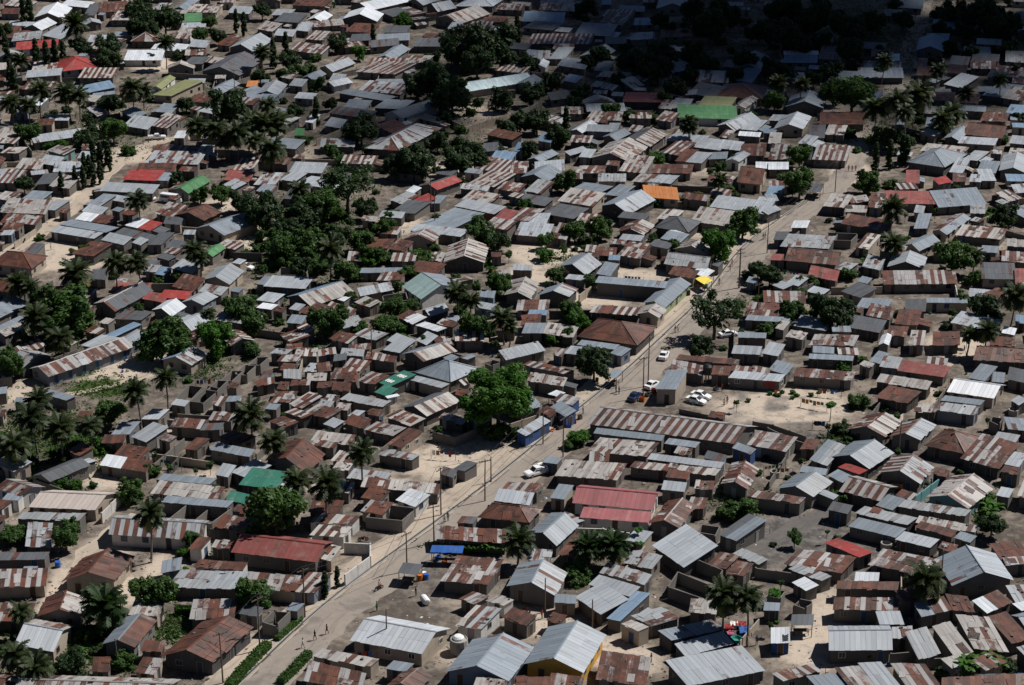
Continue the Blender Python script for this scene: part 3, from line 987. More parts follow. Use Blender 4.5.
FRAME = [simple('frame_grey', (.25, .24, .23)), simple('frame_blue', (.04, .12, .28)), simple('frame_brown', (.12, .07, .045)), simple('frame_white', (.62, .61, .58))]
DOOR = [simple('door_brown', (.08, .05, .035)), simple('door_blue', (.035, .085, .17)), simple('door_dark', (.05, .05, .055)), simple('door_grey', (.32, .32, .32))]
WOOD = simple('weathered_wood', (.15, .115, .085), 0.85); CONC = simple('concrete', (.36, .34, .31), 0.9); STEEL = simple('steel', (.30, .31, .32), 0.4, 0.5, 0.6)
def leaf_mat(name, a, b):
    k = N(name); o = k.objrand(); at_ = k.n('ShaderNodeAttribute', attribute_name='sheet'); sep = k.n('ShaderNodeSeparateColor'); k.l(at_.outputs['Color'], sep.inputs[0])
    c = k.mix(k.math('ADD', k.math('MULTIPLY', sep.outputs[0], 0.65), k.math('MULTIPLY', o, 0.35)), a, b)
    k.done(c, 0.55, 0.25)
    tr = k.n('ShaderNodeBsdfTranslucent'); k.l(k.mix(1.0, c, (1.1, 1.25, 0.6), 'MULTIPLY'), tr.inputs[0])
    ms = k.n('ShaderNodeMixShader'); ms.inputs[0].default_value = 0.33
    out = k.t.nodes['Material Output']; k.l(k.b.outputs[0], ms.inputs[1]); k.l(tr.outputs[0], ms.inputs[2]); k.l(ms.outputs[0], out.inputs[0])
    return k.m
LEAF = {'T': leaf_mat('leaf_mid', (.030, .073, .015), (.076, .138, .030)), 'D': leaf_mat('leaf_dark', (.018, .040, .013), (.044, .076, .024)),
        'L': leaf_mat('leaf_bright', (.032, .098, .009), (.066, .160, .016)), 'P': leaf_mat('leaf_palm', (.022, .038, .014), (.060, .078, .028)),
        'Y': leaf_mat('leaf_yellow', (.12, .13, .03), (.24, .21, .06)), 'S': leaf_mat('leaf_spring', (.06, .17, .03), (.11, .27, .05))}
BARK = simple('bark', (.13, .105, .085), 0.9); PALMBARK = simple('palm_bark', (.20, .17, .14), 0.9)

# ------------------------------------------------------------------ mesh helpers
class MB:
    def __init__(s): s.v = []; s.f = []; s.mi = []; s.sheet = []; s.suv = []; s.cur = (0.5, 0.5); s.m = 0
    def add(s, verts, faces, sh=None, suv=None):
        o = len(s.v); s.v += [tuple(x) for x in verts]; s.f += [tuple(i+o for i in f) for f in faces]; s.mi += [s.m]*len(faces)
        sh = sh or s.cur; s.sheet += [sh]*len(verts); s.suv += suv if suv else [(0, 0, 0)]*len(verts)
    def box(s, x0, y0, z0, x1, y1, z1, M=None):
        V = [Vector(p) for p in ((x0,y0,z0),(x1,y0,z0),(x1,y1,z0),(x0,y1,z0),(x0,y0,z1),(x1,y0,z1),(x1,y1,z1),(x0,y1,z1))]
        if M: V = [M @ p for p in V]
        s.add(V, BOXF)
    def tube(s, pts, radii, n=6, cap=True):
        pts = [Vector(p) for p in pts]; V = []; F = []
        for i, p in enumerate(pts):
            d = (pts[min(i+1, len(pts)-1)] - pts[max(i-1, 0)]).normalized()
            a = d.cross(Vector((0.31, 0.17, 0.93) if abs(d.z) < 0.9 else (1, 0.1, 0))).normalized(); b = d.cross(a)
            for k in range(n):
                t = 2*pi*k/n; V.append(p + (a*cos(t) + b*sin(t))*radii[i])
        for i in range(len(pts)-1):
            for k in range(n): F.append((i*n+k, i*n+(k+1) % n, (i+1)*n+(k+1) % n, (i+1)*n+k))
        if cap: F.append(tuple(range(n-1, -1, -1))); F.append(tuple(range((len(pts)-1)*n, len(pts)*n)))
        s.add(V, F)
    def mesh(s, name, mats):
        me = bpy.data.meshes.new(name); me.from_pydata(s.v, [], s.f)
        for m in (mats if isinstance(mats, (list, tuple)) else [mats]): me.materials.append(m)
        if any(s.mi): me.polygons.foreach_set('material_index', s.mi)
        a = me.attributes.new('sheet', 'FLOAT_COLOR', 'POINT'); a.data.foreach_set('color', [c for r in s.sheet for c in (r[0], r[1], r[2] if len(r) > 2 else .5, 1.0)])
        a = me.attributes.new('suv', 'FLOAT_VECTOR', 'POINT'); a.data.foreach_set('vector', [c for r in s.suv for c in r])
        me.update(); return me
BOXF = [(0,3,2,1),(4,5,6,7),(0,1,5,4),(1,2,6,5),(2,3,7,6),(3,0,4,7)]
def link(name, data, parent=None, loc=None, rotz=0, scale=None):
    o = bpy.data.objects.new(name, data); COL.objects.link(o)
    if parent: o.parent = parent
    if loc is not None: o.location = loc
    if rotz: o.rotation_euler = (0, 0, rotz)
    if scale is not None: o.scale = scale
    return o
ITEMS = []      # (object, px, py, class phrase) wait for a singling-out label
def tag(o, cat, label=None, group=None, cls=None, at_px=None):
    o['category'] = cat
    if group: o['group'] = group
    if label: o['label'] = label
    else: ITEMS.append((o, at_px, cls))
    if label and at_px: LAND.append((label, at_px))
LAND = []

# ------------------------------------------------------------------ ground
def ground():
    xs = np.concatenate(([-6000, -2500, -1000, -500], np.arange(-300, 301, 2.5), [500, 1000, 2500, 6000]))
    ys = np.concatenate(([-3000, -800, 0, 100], np.arange(190, 860, 2.5), [1000, 1500, 3000, 9000]))
    X, Y = np.meshgrid(xs, ys); g = np.zeros(X.shape + (3,)); g[..., 0] = 0.38
    for (px, py, rx, ry, ch, st) in BLOBS:
        c = at(px, py); k = mpp(px, py); k2 = k / max(0.12, CAMH/hypot(c.y, CAMH))
        e = np.exp(-(((X-c.x)/(rx*k))**2 + ((Y-c.y)/(ry*k2))**2)**2)
        g[..., ch] = g[..., ch] + (1 if ch else 1)*st*e
    g = np.clip(g, 0, 1)
    ny, nx = X.shape
    V = np.stack([X, Y, np.zeros_like(X)], -1).reshape(-1, 3)
    idx = np.arange(nx*ny).reshape(ny, nx)
    F = np.stack([idx[:-1, :-1], idx[:-1, 1:], idx[1:, 1:], idx[1:, :-1]], -1).reshape(-1, 4)
    me = bpy.data.meshes.new('ground'); me.from_pydata(V.tolist(), [], F.tolist())
    a = me.attributes.new('soil', 'FLOAT_COLOR', 'POINT'); c = np.ones((nx*ny, 4)); c[:, :3] = g.reshape(-1, 3); a.data.foreach_set('color', c.ravel())
    k = N('ground_soil'); P = k.pos(); sep = k.n('ShaderNodeSeparateColor'); k.l(k.n('ShaderNodeAttribute', attribute_name='soil').outputs['Color'], sep.inputs[0])
    n1 = k.noise(P, 0.09, 5, 0.65); n2 = k.noise(P, 0.5, 5, 0.65); n3 = k.noise(P, 2.5, 3, 0.6)
    nn = k.math('ADD', k.math('MULTIPLY', n1, 0.7), k.math('MULTIPLY', n2, 0.6))
    sand = k.smooth(k.math('ADD', sep.outputs[0], k.math('MULTIPLY', k.math('SUBTRACT', nn, 0.65), 1.1)), 0.25, 0.85)
    col = k.mix(sand, (.090, .076, .064), (.50, .415, .33))
    col = k.mix(k.math('MULTIPLY', k.smooth(n2, 0.48, 0.7), 0.5), col, (.20, .17, .14))
    col = k.mix(k.math('MULTIPLY', k.smooth(n3, 0.52, 0.75), 0.42), col, (.10, .085, .07))
    n4 = k.noise(P, 0.22, 6, 0.75); col = k.mix(k.math('MULTIPLY', k.smooth(n4, 0.53, 0.66), 0.55), col, (.15, .128, .108))
    soot = k.smooth(k.math('ADD', sep.outputs[2], k.math('MULTIPLY', k.math('SUBTRACT', nn, 0.65), 1.0)), 0.25, 0.8)
    col = k.mix(k.math('MULTIPLY', soot, 0.8), col, k.mix(k.smooth(n2, .35, .65), (.065, .062, .060), (.17, .158, .147)))
    grass = k.smooth(k.math('ADD', sep.outputs[1], k.math('MULTIPLY', k.math('SUBTRACT', n2, 0.5), 1.2)), 0.3, 0.75)
    col = k.mix(grass, col, k.mix(n3, (.030, .055, .015), (.075, .105, .03)))
    bmp = k.n('ShaderNodeBump'); bmp.inputs['Strength'].default_value = 0.5; bmp.inputs['Distance'].default_value = 0.15; k.l(n2, bmp.inputs['Height']); k.l(bmp.outputs[0], k.b.inputs['Normal'])
    me.materials.append(k.done(col, 0.95, 0.1))
    o = link('ground', me); o['kind'] = 'structure'
# px, py, rx, ry, channel (0 sand, 1 grass, 2 soot), strength
BLOBS = [(55,255,26,14,0,.8),(85,262,25,10,0,.5),(800,405,55,16,0,.7),(760,410,45,14,0,.6),(545,252,34,12,0,.8),(530,275,22,12,0,.7),(440,462,38,16,0,.7),(470,445,30,10,0,.6),
 (250,238,28,12,0,.8),(222,205,22,8,0,.6),(320,545,30,14,0,.4),(115,372,40,10,0,.6),(140,365,30,9,0,.5),(20,393,20,14,0,.5),(545,622,40,14,0,.5),(600,650,34,14,0,.6),(640,660,25,14,0,.5),
 (820,630,25,22,0,.5),(815,655,40,18,0,.5),(830,600,22,14,0,.4),(205,482,22,12,0,.6),(110,548,22,18,0,.7),(130,590,24,16,0,.6),(160,570,16,16,0,.6),(55,605,16,26,0,.5),(65,580,16,20,0,.5),
 (110,480,26,10,0,.6),(230,650,18,30,0,.5),(470,655,36,10,0,.4),(700,230,25,8,0,.4),(690,170,30,8,0,.3),(955,345,26,12,0,.7),(985,240,20,9,0,.4),(915,385,16,12,0,.7),(950,410,30,14,0,.4),
 (590,405,30,10,0,.4),(780,325,30,6,0,.4),(690,280,60,14,0,.3),(625,275,30,6,0,.5),(600,300,30,10,0,.6),(380,485,26,9,0,.7),(330,485,20,8,0,.5),(400,225,22,10,0,.5),(455,170,30,8,0,.6),(470,115,22,10,0,.7),
 (840,105,22,9,0,.5),(850,170,20,14,0,.6),(130,155,26,8,0,.6),(75,200,24,10,0,.5),(160,65,25,6,0,.6),(290,150,40,10,0,.3),(500,335,18,8,0,.4),(100,460,22,8,0,.4),(170,430,12,10,0,.4),(640,470,60,10,0,-.2),
 (108,388,40,10,1,1.1),(75,372,22,7,1,.8),(205,370,30,12,1,.3),(300,230,70,60,1,.45),(320,330,40,22,1,.3),(560,258,20,6,1,.4),(770,305,30,14,1,.3),(40,440,70,34,1,.5),(120,460,30,16,1,.4),(60,650,90,30,1,.4),
 (160,630,50,14,1,.4),(440,90,60,40,1,.4),(450,150,60,14,1,.4),(660,70,90,40,1,.4),(850,40,120,50,1,.4),(740,500,30,14,1,.4),(200,555,18,8,1,.5),(470,545,40,6,1,.6),(985,510,16,20,1,.4),(60,330,50,26,1,.4),(210,100,60,30,1,.35),(100,130,60,26,1,.3),(900,130,50,22,1,.3),(840,445,24,14,1,.3),
 (440,585,50,20,2,.5),(430,612,45,10,2,.3),(475,602,34,10,0,.3),(500,590,34,14,2,.4),(790,535,60,18,2,.8),(760,560,36,12,2,.7),(850,560,40,14,2,.6),(800,440,40,10,2,.5),(745,420,30,5,2,.4),(880,480,130,50,2,.45),(930,600,110,80,2,.45),(960,420,40,10,2,.5),
 (720,640,60,26,2,.3),(860,445,70,12,2,.4),(580,520,60,20,2,.3),(470,450,14,7,2,.5),(310,640,20,8,2,.4),(775,407,13,6,2,1.1),(745,397,9,7,2,.9),(800,424,22,4,2,.8),(760,424,16,3,2,.6),(815,412,14,5,2,.8),(735,412,20,6,2,.6),(850,405,12,10,2,.6),(790,398,30,3,2,.7),(480,560,20,10,2,.5),(250,400,90,40,2,.3)]
ground()

def strip(name, pts, wl, wr, z, mat, kind='structure'):
    """flat ribbon along a world polyline, wl / wr = widths left and right"""
    P = [Vector(p) for p in pts]; Q = []
    for i in range(len(P)-1):
        n = max(1, int((P[i+1]-P[i]).length/2.2))
        for k in range(n): Q.append(P[i].lerp(P[i+1], k/n))
    Q.append(P[-1]); mb = MB(); SU = []; V = []; F = []
    for _ in range(5): Q = [Q[0]] + [(Q[i-1]+Q[i]*2+Q[i+1])/4 for i in range(1, len(Q)-1)] + [Q[-1]]
    for i, p in enumerate(Q):
        d = (Q[min(i+1, len(Q)-1)] - Q[max(i-1, 0)]).normalized(); nrm = Vector((-d.y, d.x))
        jl = rng.uniform(-.55, .55) if wl > 1 else 0
        a = p + nrm*(wl+jl); b = p - nrm*(wr + (rng.uniform(-.55, .55) if wr > 1 else 0)); SU += [(wl, i*2.2, 0), (-wr, i*2.2, 0)]; V += [(a.x, a.y, z), (b.x, b.y, z)]
    F = [(2*i, 2*i+1, 2*i+3, 2*i+2) for i in range(len(Q)-1)]
    mb.add(V, F, None, SU); o = link(name, mb.mesh(name, mat)); o['kind'] = kind; return Q
def road_mat(name, a, b, dark):
    k = N(name); P = k.pos(); n1 = k.noise(P, 0.12, 5, 0.65); n2 = k.noise(P, 0.9, 4, 0.65); n3 = k.noise(P, 4, 2)
    c = k.mix(k.smooth(k.math('ADD', k.math('MULTIPLY', n1, .6), k.math('MULTIPLY', n2, .4)), 0.36, 0.66), a, b)
    c = k.mix(k.math('MULTIPLY', k.smooth(n1, 0.54, 0.66), 0.55), c, dark); c = k.mix(k.math('MULTIPLY', k.smooth(n3, .5, .8), .3), c, dark)
    rut = k.noise(k.vmul(k.attr('suv'), (1.1, 0.035, 1)), 1.0, 4, 0.6); pot = k.noise(P, 0.33, 2, 0.5)
    c = k.mix(k.math('MULTIPLY', k.smooth(rut, 0.5, 0.68), 0.45), c, dark); c = k.mix(k.math('MULTIPLY', k.smooth(pot, 0.62, 0.72), 0.6), c, dark)
    return k.done(c, 0.95, 0.1)
ROADM = road_mat('dusty_road', (.31, .262, .218), (.255, .222, .192), (.14, .125, .112)); SANDM = road_mat('sand_shoulder', (.46, .38, .30), (.36, .30, .24), (.20, .165, .135)); GUT = simple('gutter_dark', (.06, .055, .05), 0.9)
road_px = [(245,705),(283,668),(330,622),(372,587),(415,556),(458,524),(503,490),(548,453),(590,417),(624,390),(654,363),(684,334),(710,309),(733,281),(752,254),(772,236),(798,218),(826,198),(842,180),(854,160),(866,125),(884,100),(906,76),(910,50),(918,25),(924,2),(932,-25)]
RP = [at(*p) for p in road_px]
RQ = strip('road', RP, 3.2, 3.2, 0.012, ROADM)
strip('road_shoulder', RP[:17], 8.5, -3.1, 0.006, SANDM)
def offset(Q, d):
    out = []
    for i, p in enumerate(Q):
        t = (Q[min(i+1, len(Q)-1)] - Q[max(i-1, 0)]).normalized(); out.append(p + Vector((-t.y, t.x))*d)
    return out
gl = offset(RQ, 3.75); cut = [i for i, p in enumerate(RQ) if p.y < 470]
mb = MB()
for a, b in zip(gl[:len(cut)], gl[1:len(cut)]):
    if rng.random() < 0.10: continue
    d = (b-a).normalized(); n = Vector((-d.y, d.x))
    for (o1, o2, z0, z1) in ((-.35, -.2, -.05, .13), (.2, .35, -.05, .12)):
        q = [a+n*o1, b+n*o1, b+n*o2, a+n*o2]; mb.add([(p.x, p.y, z0) for p in q] + [(p.x, p.y, z1) for p in q], BOXF)
o = link('road_kerb', mb.mesh('road_kerb', CONC)); o['kind'] = 'structure'
strip('road_gutter', gl[:len(cut)], .2, .2, 0.02, GUT)
lane_px = [(-20,270),(30,240),(73,210),(90,193),(112,168),(130,152),(152,142),(190,137)]
strip('dirt_road', [at(*p) for p in lane_px], 2.2, 2.2, 0.012, SANDM)
strip('sandy_lane', [at(*p) for p in [(65,625),(75,580),(85,552),(112,535),(140,515)]], 2, 2, 0.016, SANDM)
strip('dirt_lane', [at(*p) for p in [(728,565),(765,545),(800,525),(835,505)]], 2, 2, 0.012, road_mat('sooty_lane', (.115,.105,.10), (.16,.145,.13), (.08,.075,.072)))
strip('dirt_track', [at(*p) for p in [(880,430),(905,405),(925,385),(950,360),(962,335)]], 1.6, 1.6, 0.012, SANDM)
strip('dirt_path', [at(*p) for p in [(62,395),(95,392),(120,382),(150,375),(165,362)]], 0.9, 0.9, 0.012, SANDM)

# ------------------------------------------------------------------ openings shared by the houses
def window_mesh(fm):
    mb = MB(); w, h, f, d = .55, .5, .09, .05
    for a in ((-w, -d, -h, w, 0, -h+f), (-w, -d, h-f, w, 0, h), (-w, -d, -h+f, -w+f, 0, h-f), (w-f, -d, -h+f, w, 0, h-f), (-.03, -d+.01, -h+f, .03, 0, h-f)): mb.box(*a)
    return mb.mesh('window', fm)
def pane_mesh():
    mb = MB(); mb.box(-.46, -.018, -.41, .46, .0, .41); return mb.mesh('pane', PANE)
WIN = [window_mesh(m) for m in FRAME]; PANEM = pane_mesh()
def farwin():
    mb = MB(); mb.box(-.55, -.03, -.5, .55, 0, .5); return mb.mesh('window', PANE)
FARWIN = farwin()
def door_mesh(dm):
    mb = MB(); mb.box(-.42, -.03, 0, .42, 0, 1.95); mb.m = 1
    mb.box(-.5, -.06, 0, -.42, 0, 2.03); mb.box(.42, -.06, 0, .5, 0, 2.03); mb.box(-.42, -.06, 1.95, .42, 0, 2.03)
    return mb.mesh('door', [dm, FRAME[0]])
DOORM = [door_mesh(m) for m in DOOR]

# ------------------------------------------------------------------ houses
def parse(txt):
    out = []; ox = oy = 0; s = 1
    for ln in txt.strip().split('\n'):
        ln = ln.strip()
        if not ln: continue
        if ln[0] == '@': ox, oy, s = [float(x) for x in ln[1:].split()]; continue
        lab = None
        if ';' in ln: ln, lab = ln.split(';')
        t = ln.split(); n = [float(x) for x in t[:6]]
        q = [(ox + n[i]/s, oy + n[i+1]/s) for i in (0, 2, 4)]
        h = None
        for x in t[9:]:
            if x[0] == 'h': h = float(x[1:])
        out.append(dict(q=q, typ=t[6], col=t[7], wall=t[8], label=lab, h=h))
    return out
WORDS = {'V': 'dazzling white', 'w': 'white-roofed', 'l': 'pale grey', 'm': 'grey', 'd': 'dark grey', 'b': 'bluish grey', 'p': 'rust-streaked grey', 'q': 'half-rusted', 'o': 'rust-brown', 'n': 'dark brown', 't': 'tan streaked',
         'K': 'pinkish tan', 'W': 'turquoise white', 'U': 'greenish grey', 'R': 'red', 'M': 'faded maroon', 'P': 'pink-red', 'G': 'green', 'T': 'dark green', 'E': 'olive', 'O': 'orange', 'B': 'bright blue', 'Y': 'yellow'}
def setup(hd):
    A, B, C = hd['q']; typ = hd['typ']
    e = hd['h'] or {'s': 2.25, 'r': 2.6, 'G': 2.5, 'g': 2.45, 'h': 2.5, 'f': 2.6, 'u': 2.3, 'k': 2.3}[typ]
    e += rng.uniform(-.18, .18); rise = 0.5
    for _ in range(4):
        a = at(*A, e if typ != 'r' else e+rise); b = at(*B, e if typ != 'r' else e+rise); c = at(*C, e+rise if typ in 'sk' else e)
        L = (b-a).length; ex = (b-a)/max(L, .01); ey = Vector((-ex.y, ex.x)); D = (c-b).dot(ey); sx = (c-b).dot(ex)
        D = max(2.0, min(abs(D), 34))
        rise = {'s': min(1.1, max(.3, .12*D)), 'k': .25, 'r': min(1.1, max(.3, .12*D)), 'G': min(2.2, max(.5, .19*D)), 'g': min(2.2, max(.5, .19*L)),
                'h': min(2.4, .21*min(L, D)+.3), 'f': 0.0, 'u': 0.0}[typ]
    yy = A[1]
    if yy < 230: D *= 1.28; L *= 1.10
    elif yy < 340: D *= 1.14; L *= 1.04
    sx = max(-.32*D, min(.32*D, sx))
    L = max(L, 2.0)
    ctr = a + ex*(L/2 + sx/2) + ey*(D/2)
    hd.update(L=L, D=D, sx=sx, e=e, rise=rise, ctr=ctr, rz=atan2(ex.y, ex.x), ex=ex, ey=ey)
    hd['poly'] = [ctr + ex*(x) + ey*(y) for x, y in ((-L/2-sx/2, -D/2), (L/2-sx/2, -D/2), (L/2+sx/2, D/2), (-L/2+sx/2, D/2))]
    return hd
def inside(p, poly):
    s = 0
    for i in range(4):
        a, b = poly[i], poly[(i+1) % 4]
        if (b.x-a.x)*(p.y-a.y) - (b.y-a.y)*(p.x-a.x) < 0: return False
    return True
def overlap(small, big):
    n = 0; P = small['poly']
    for i in range(6):
        for j in range(6):
            s, t = (i+.5)/6, (j+.5)/6
            p = P[0].lerp(P[1], s).lerp(P[3].lerp(P[2], s), t)
            n += inside(p, big['poly'])
    return n/36
HOUSES = [setup(h) for h in parse(DATA1) + parse(DATA2) + parse(DATA3)]
def clean(hs):
    keep = sorted(hs, key=lambda h: -(h['L']*h['D'] + (1e5 if h['label'] else 0))); out = []
    for h in keep:
        bad = sum(overlap(h, o) for o in out if (o['ctr']-h['ctr']).length < (o['L']+o['D']+h['L']+h['D'])*.6)
        if bad > 0.5 and not h['label']: continue
        out.append(h)
    return out
n0 = len(HOUSES); HOUSES = clean(HOUSES); print('houses', n0, '->', len(HOUSES))

OPEN = [(px, py, rx, ry) for px, py, rx, ry, ch, st in BLOBS if (ch == 0 and st >= .6) or (ch == 2 and st >= .5 and rx < 80) or (ch == 1 and st >= .6)] + [(790,415,78,26),(700,402,26,16),(655,392,26,14),(430,600,82,38),(735,400,42,16),(440,466,52,24),(545,256,46,16),(110,394,74,36),(800,652,48,26),(818,618,30,30),(205,378,32,16),(600,300,30,12),(250,240,30,13),(55,262,42,18),(300,235,62,50),(45,440,55,28),(450,90,40,40),(700,30,60,26),(850,20,80,24),(370,600,60,40),(60,655,60,18)]
OPENW = []
for px, py, rx, ry in OPEN:
    c = at(px, py); k = mpp(px, py); OPENW.append((c, rx*k, ry*k/max(.12, CAMH/hypot(c.y, CAMH))))
def is_open(p): return any(((p.x-c.x)/a)**2 + ((p.y-c.y)/b)**2 < .8 for c, a, b in OPENW)
def fill(target, tries):
    R = random.Random(77); added = 0; LP = [at(*p) for p in lane_px]
    trees = [at(float(t[0]), float(t[1])+float(t[2])*.8) for t in [x.split() for x in TREES.replace('\n', ',').split(',') if x.strip()] if len(t) < 4 or t[3][0] not in 'BNY']
    for _ in range(tries):
        if added >= target: break
        px, py = R.uniform(-45, 1072), -8 + 715*R.random()**1.2; p = at(px, py)
        if is_open(p) or min((q-p).length for q in RQ[::2]) < 10 or min((q-p).length for q in LP) < 7: continue
        if min((q-p).length for q in trees) < 3.0: continue
        near = sorted(HOUSES, key=lambda h: (h['ctr']-p).length_squared)[:14]
        rz = near[0]['rz'] + R.uniform(-.12, .12)
        if abs((rz + pi/2) % pi - pi/2) > 1.0: rz -= pi/2
        ok = None
        for L, D in ((9, 6), (7, 5), (5.5, 4), (4, 3), (2.8, 2.3)):
            L *= R.uniform(.85, 1.15); D *= R.uniform(.85, 1.15); ex = Vector((cos(rz), sin(rz))); ey = Vector((-ex.y, ex.x)); bad = False
            g = .45
            cand = [p + ex*x + ey*y for x, y in ((-L/2-g, -D/2-g), (L/2+g, -D/2-g), (L/2+g, D/2+g), (-L/2-g, D/2+g))]
            for i in range(6):
                for j in range(6):
                    s, t = i/5, j/5; q = cand[0].lerp(cand[1], s).lerp(cand[3].lerp(cand[2], s), t)
                    if any(inside(q, h['poly']) for h in near): bad = True; break
                if bad: break
            if not bad and (any(is_open(q) for q in cand) or is_open(p + Vector((0, 4))) or any(h['label'] and any(inside(p + Vector((x_, y_)), h['poly']) for x_ in (-L/2, 0, L/2) for y_ in (D/2+1.5, D/2+4)) for h in near)): bad = True
            if not bad and any(inside(c, cand) for h in near for c in h['poly']): bad = True
            if not bad: ok = (L, D); break
        if not ok: continue
        L, D = ok; cool = px > 560 and py < 330
        typ = R.choice('ssssssgG') if L > 6 else 's'
        col = R.choice('pqtlmmdlbq' if cool else 'pqqtoonlmdqt'); e = R.uniform(2.1, 2.6)
        rise = {'s': min(1.0, max(.3, .12*D)), 'G': max(.5, .19*D), 'g': max(.5, .19*L)}[typ]
        h = dict(q=[(px-3, py), (px+3, py), (px+3, py-3)], typ=typ, col=col, wall=R.choice('ccddcy'), label=None, h=None, L=L, D=D, sx=0.0, e=e, rise=rise, ctr=p, rz=rz, ex=ex, ey=ey)
        h['poly'] = [p + ex*x + ey*y for x, y in ((-L/2, -D/2), (L/2, -D/2), (L/2, D/2), (-L/2, D/2))]
        HOUSES.append(h); added += 1
    print('filled', added)
fill(385, 6500)

def sheets(mb, p0, p1, p2, p3, c1, c2, cols, shab, R, split=None):
    """corrugated sheets over the sloping quad eave p0-p1, ridge p3-p2"""
    w = ((p1-p0).length + (p2-p3).length)/2; l = ((p3-p0).length + (p2-p1).length)/2
    n = max(1, round(w/.82)); rows = max(1, round(l/2.7)); nrm = (p1-p0).cross(p3-p0)
    if nrm.length < 1e-4: nrm = (p1-p0).cross(p2-p0)
    nrm.normalize()
    if nrm.z < 0: nrm = -nrm
    sd = R.uniform(0, 90)
    alt_ = c1 in 'tqp' and (R.random() < .15 or w > 32); ph = R.randrange(2)
    for i in range(n):
        cr = R.random(); c2r = R.random()
        if alt_: cr = (.18 if (i+ph) % 2 else .82) + R.uniform(-.18, .18)
        for j in range(rows):
            s0, s1 = i/n, (i+1)/n; t0, t1 = j/rows, (j+1)/rows
            s1 = min(1.0, s1+.03/max(w, 1)); t1 = min(1.0, t1+.06/max(l, 1))
            if j == 0: t0 -= R.uniform(-.05, .30)*shab/max(l, 1)
            if j == rows-1 and shab > .8: t1 += R.uniform(-.1, .1)*shab/max(l, 1)
            z = .012*j + .010*(i % 2) + R.uniform(0, .045)*shab
            f = lambda s, t: p0.lerp(p1, s) + (p3.lerp(p2, s) - p0.lerp(p1, s))*t
            q = [f(s0, t0), f(s1, t0), f(s1, t1), f(s0, t1)]
            tl = R.uniform(-.05, .05)*shab
            up = [q[k] + nrm*(z + (tl if k in (1, 2) else 0)) for k in range(4)]; dn = [p - nrm*.022 for p in up]
            mb.m = 0 if split is None or (s0+s1)/2 < split else 1
            if mb.m >= cols: mb.m = 0
            r = (min(1, .62*cr + .38*R.random()) if not alt_ else max(0, min(1, cr + R.uniform(-.12, .12))), min(1, .5*c2r + .5*R.random()))
            suv = [(s0*w+sd, t0*l, sd), (s1*w+sd, t0*l, sd), (s1*w+sd, t1*l, sd), (s0*w+sd, t1*l, sd)]
            k0 = len(mb.sheet); mb.add(dn + up, BOXF, r, suv*2)
            mb.sheet[k0:] = [(*r, e_) for e_ in (0, 1, 1, 0)*2]
    if shab > .5 and w > 2.5 and l > 1.6:
        for _ in range(R.randrange(0, 2 + int(w*l/14))):
            s, t = R.uniform(.1, .85), R.uniform(.12, .8); c = p0.lerp(p1, s) + (p3.lerp(p2, s) - p0.lerp(p1, s))*t
            eu = (p1-p0).normalized(); ev = nrm.cross(eu); a = R.uniform(-.22, .22); x = (eu*cos(a)+ev*sin(a))*R.uniform(.35, .9); y = (ev*cos(a)-eu*sin(a))*R.uniform(.45, min(1.3, l*.35))
            mb.m = R.randrange(cols); q = [c-x-y, c+x-y, c+x+y, c-x+y]; r = (R.random(), R.random(), .5)
            mb.add([v + nrm*.075 for v in q] + [v + nrm*.095 for v in q], BOXF, r, [(sd+9+x_, y_, sd) for x_, y_ in ((0, 0), (.9, 0), (.9, 2), (0, 2))]*2)
        mb.m = 0
def weight_mesh(a, b, c):
    mb = MB(); mb.box(-a, -b, 0, a, b, c); return mb.mesh('roof_weight', WALL['d'])
WEIGHTM = [weight_mesh(.14, .12, .16), weight_mesh(.5, .06, .08), weight_mesh(.2, .2, .14)]
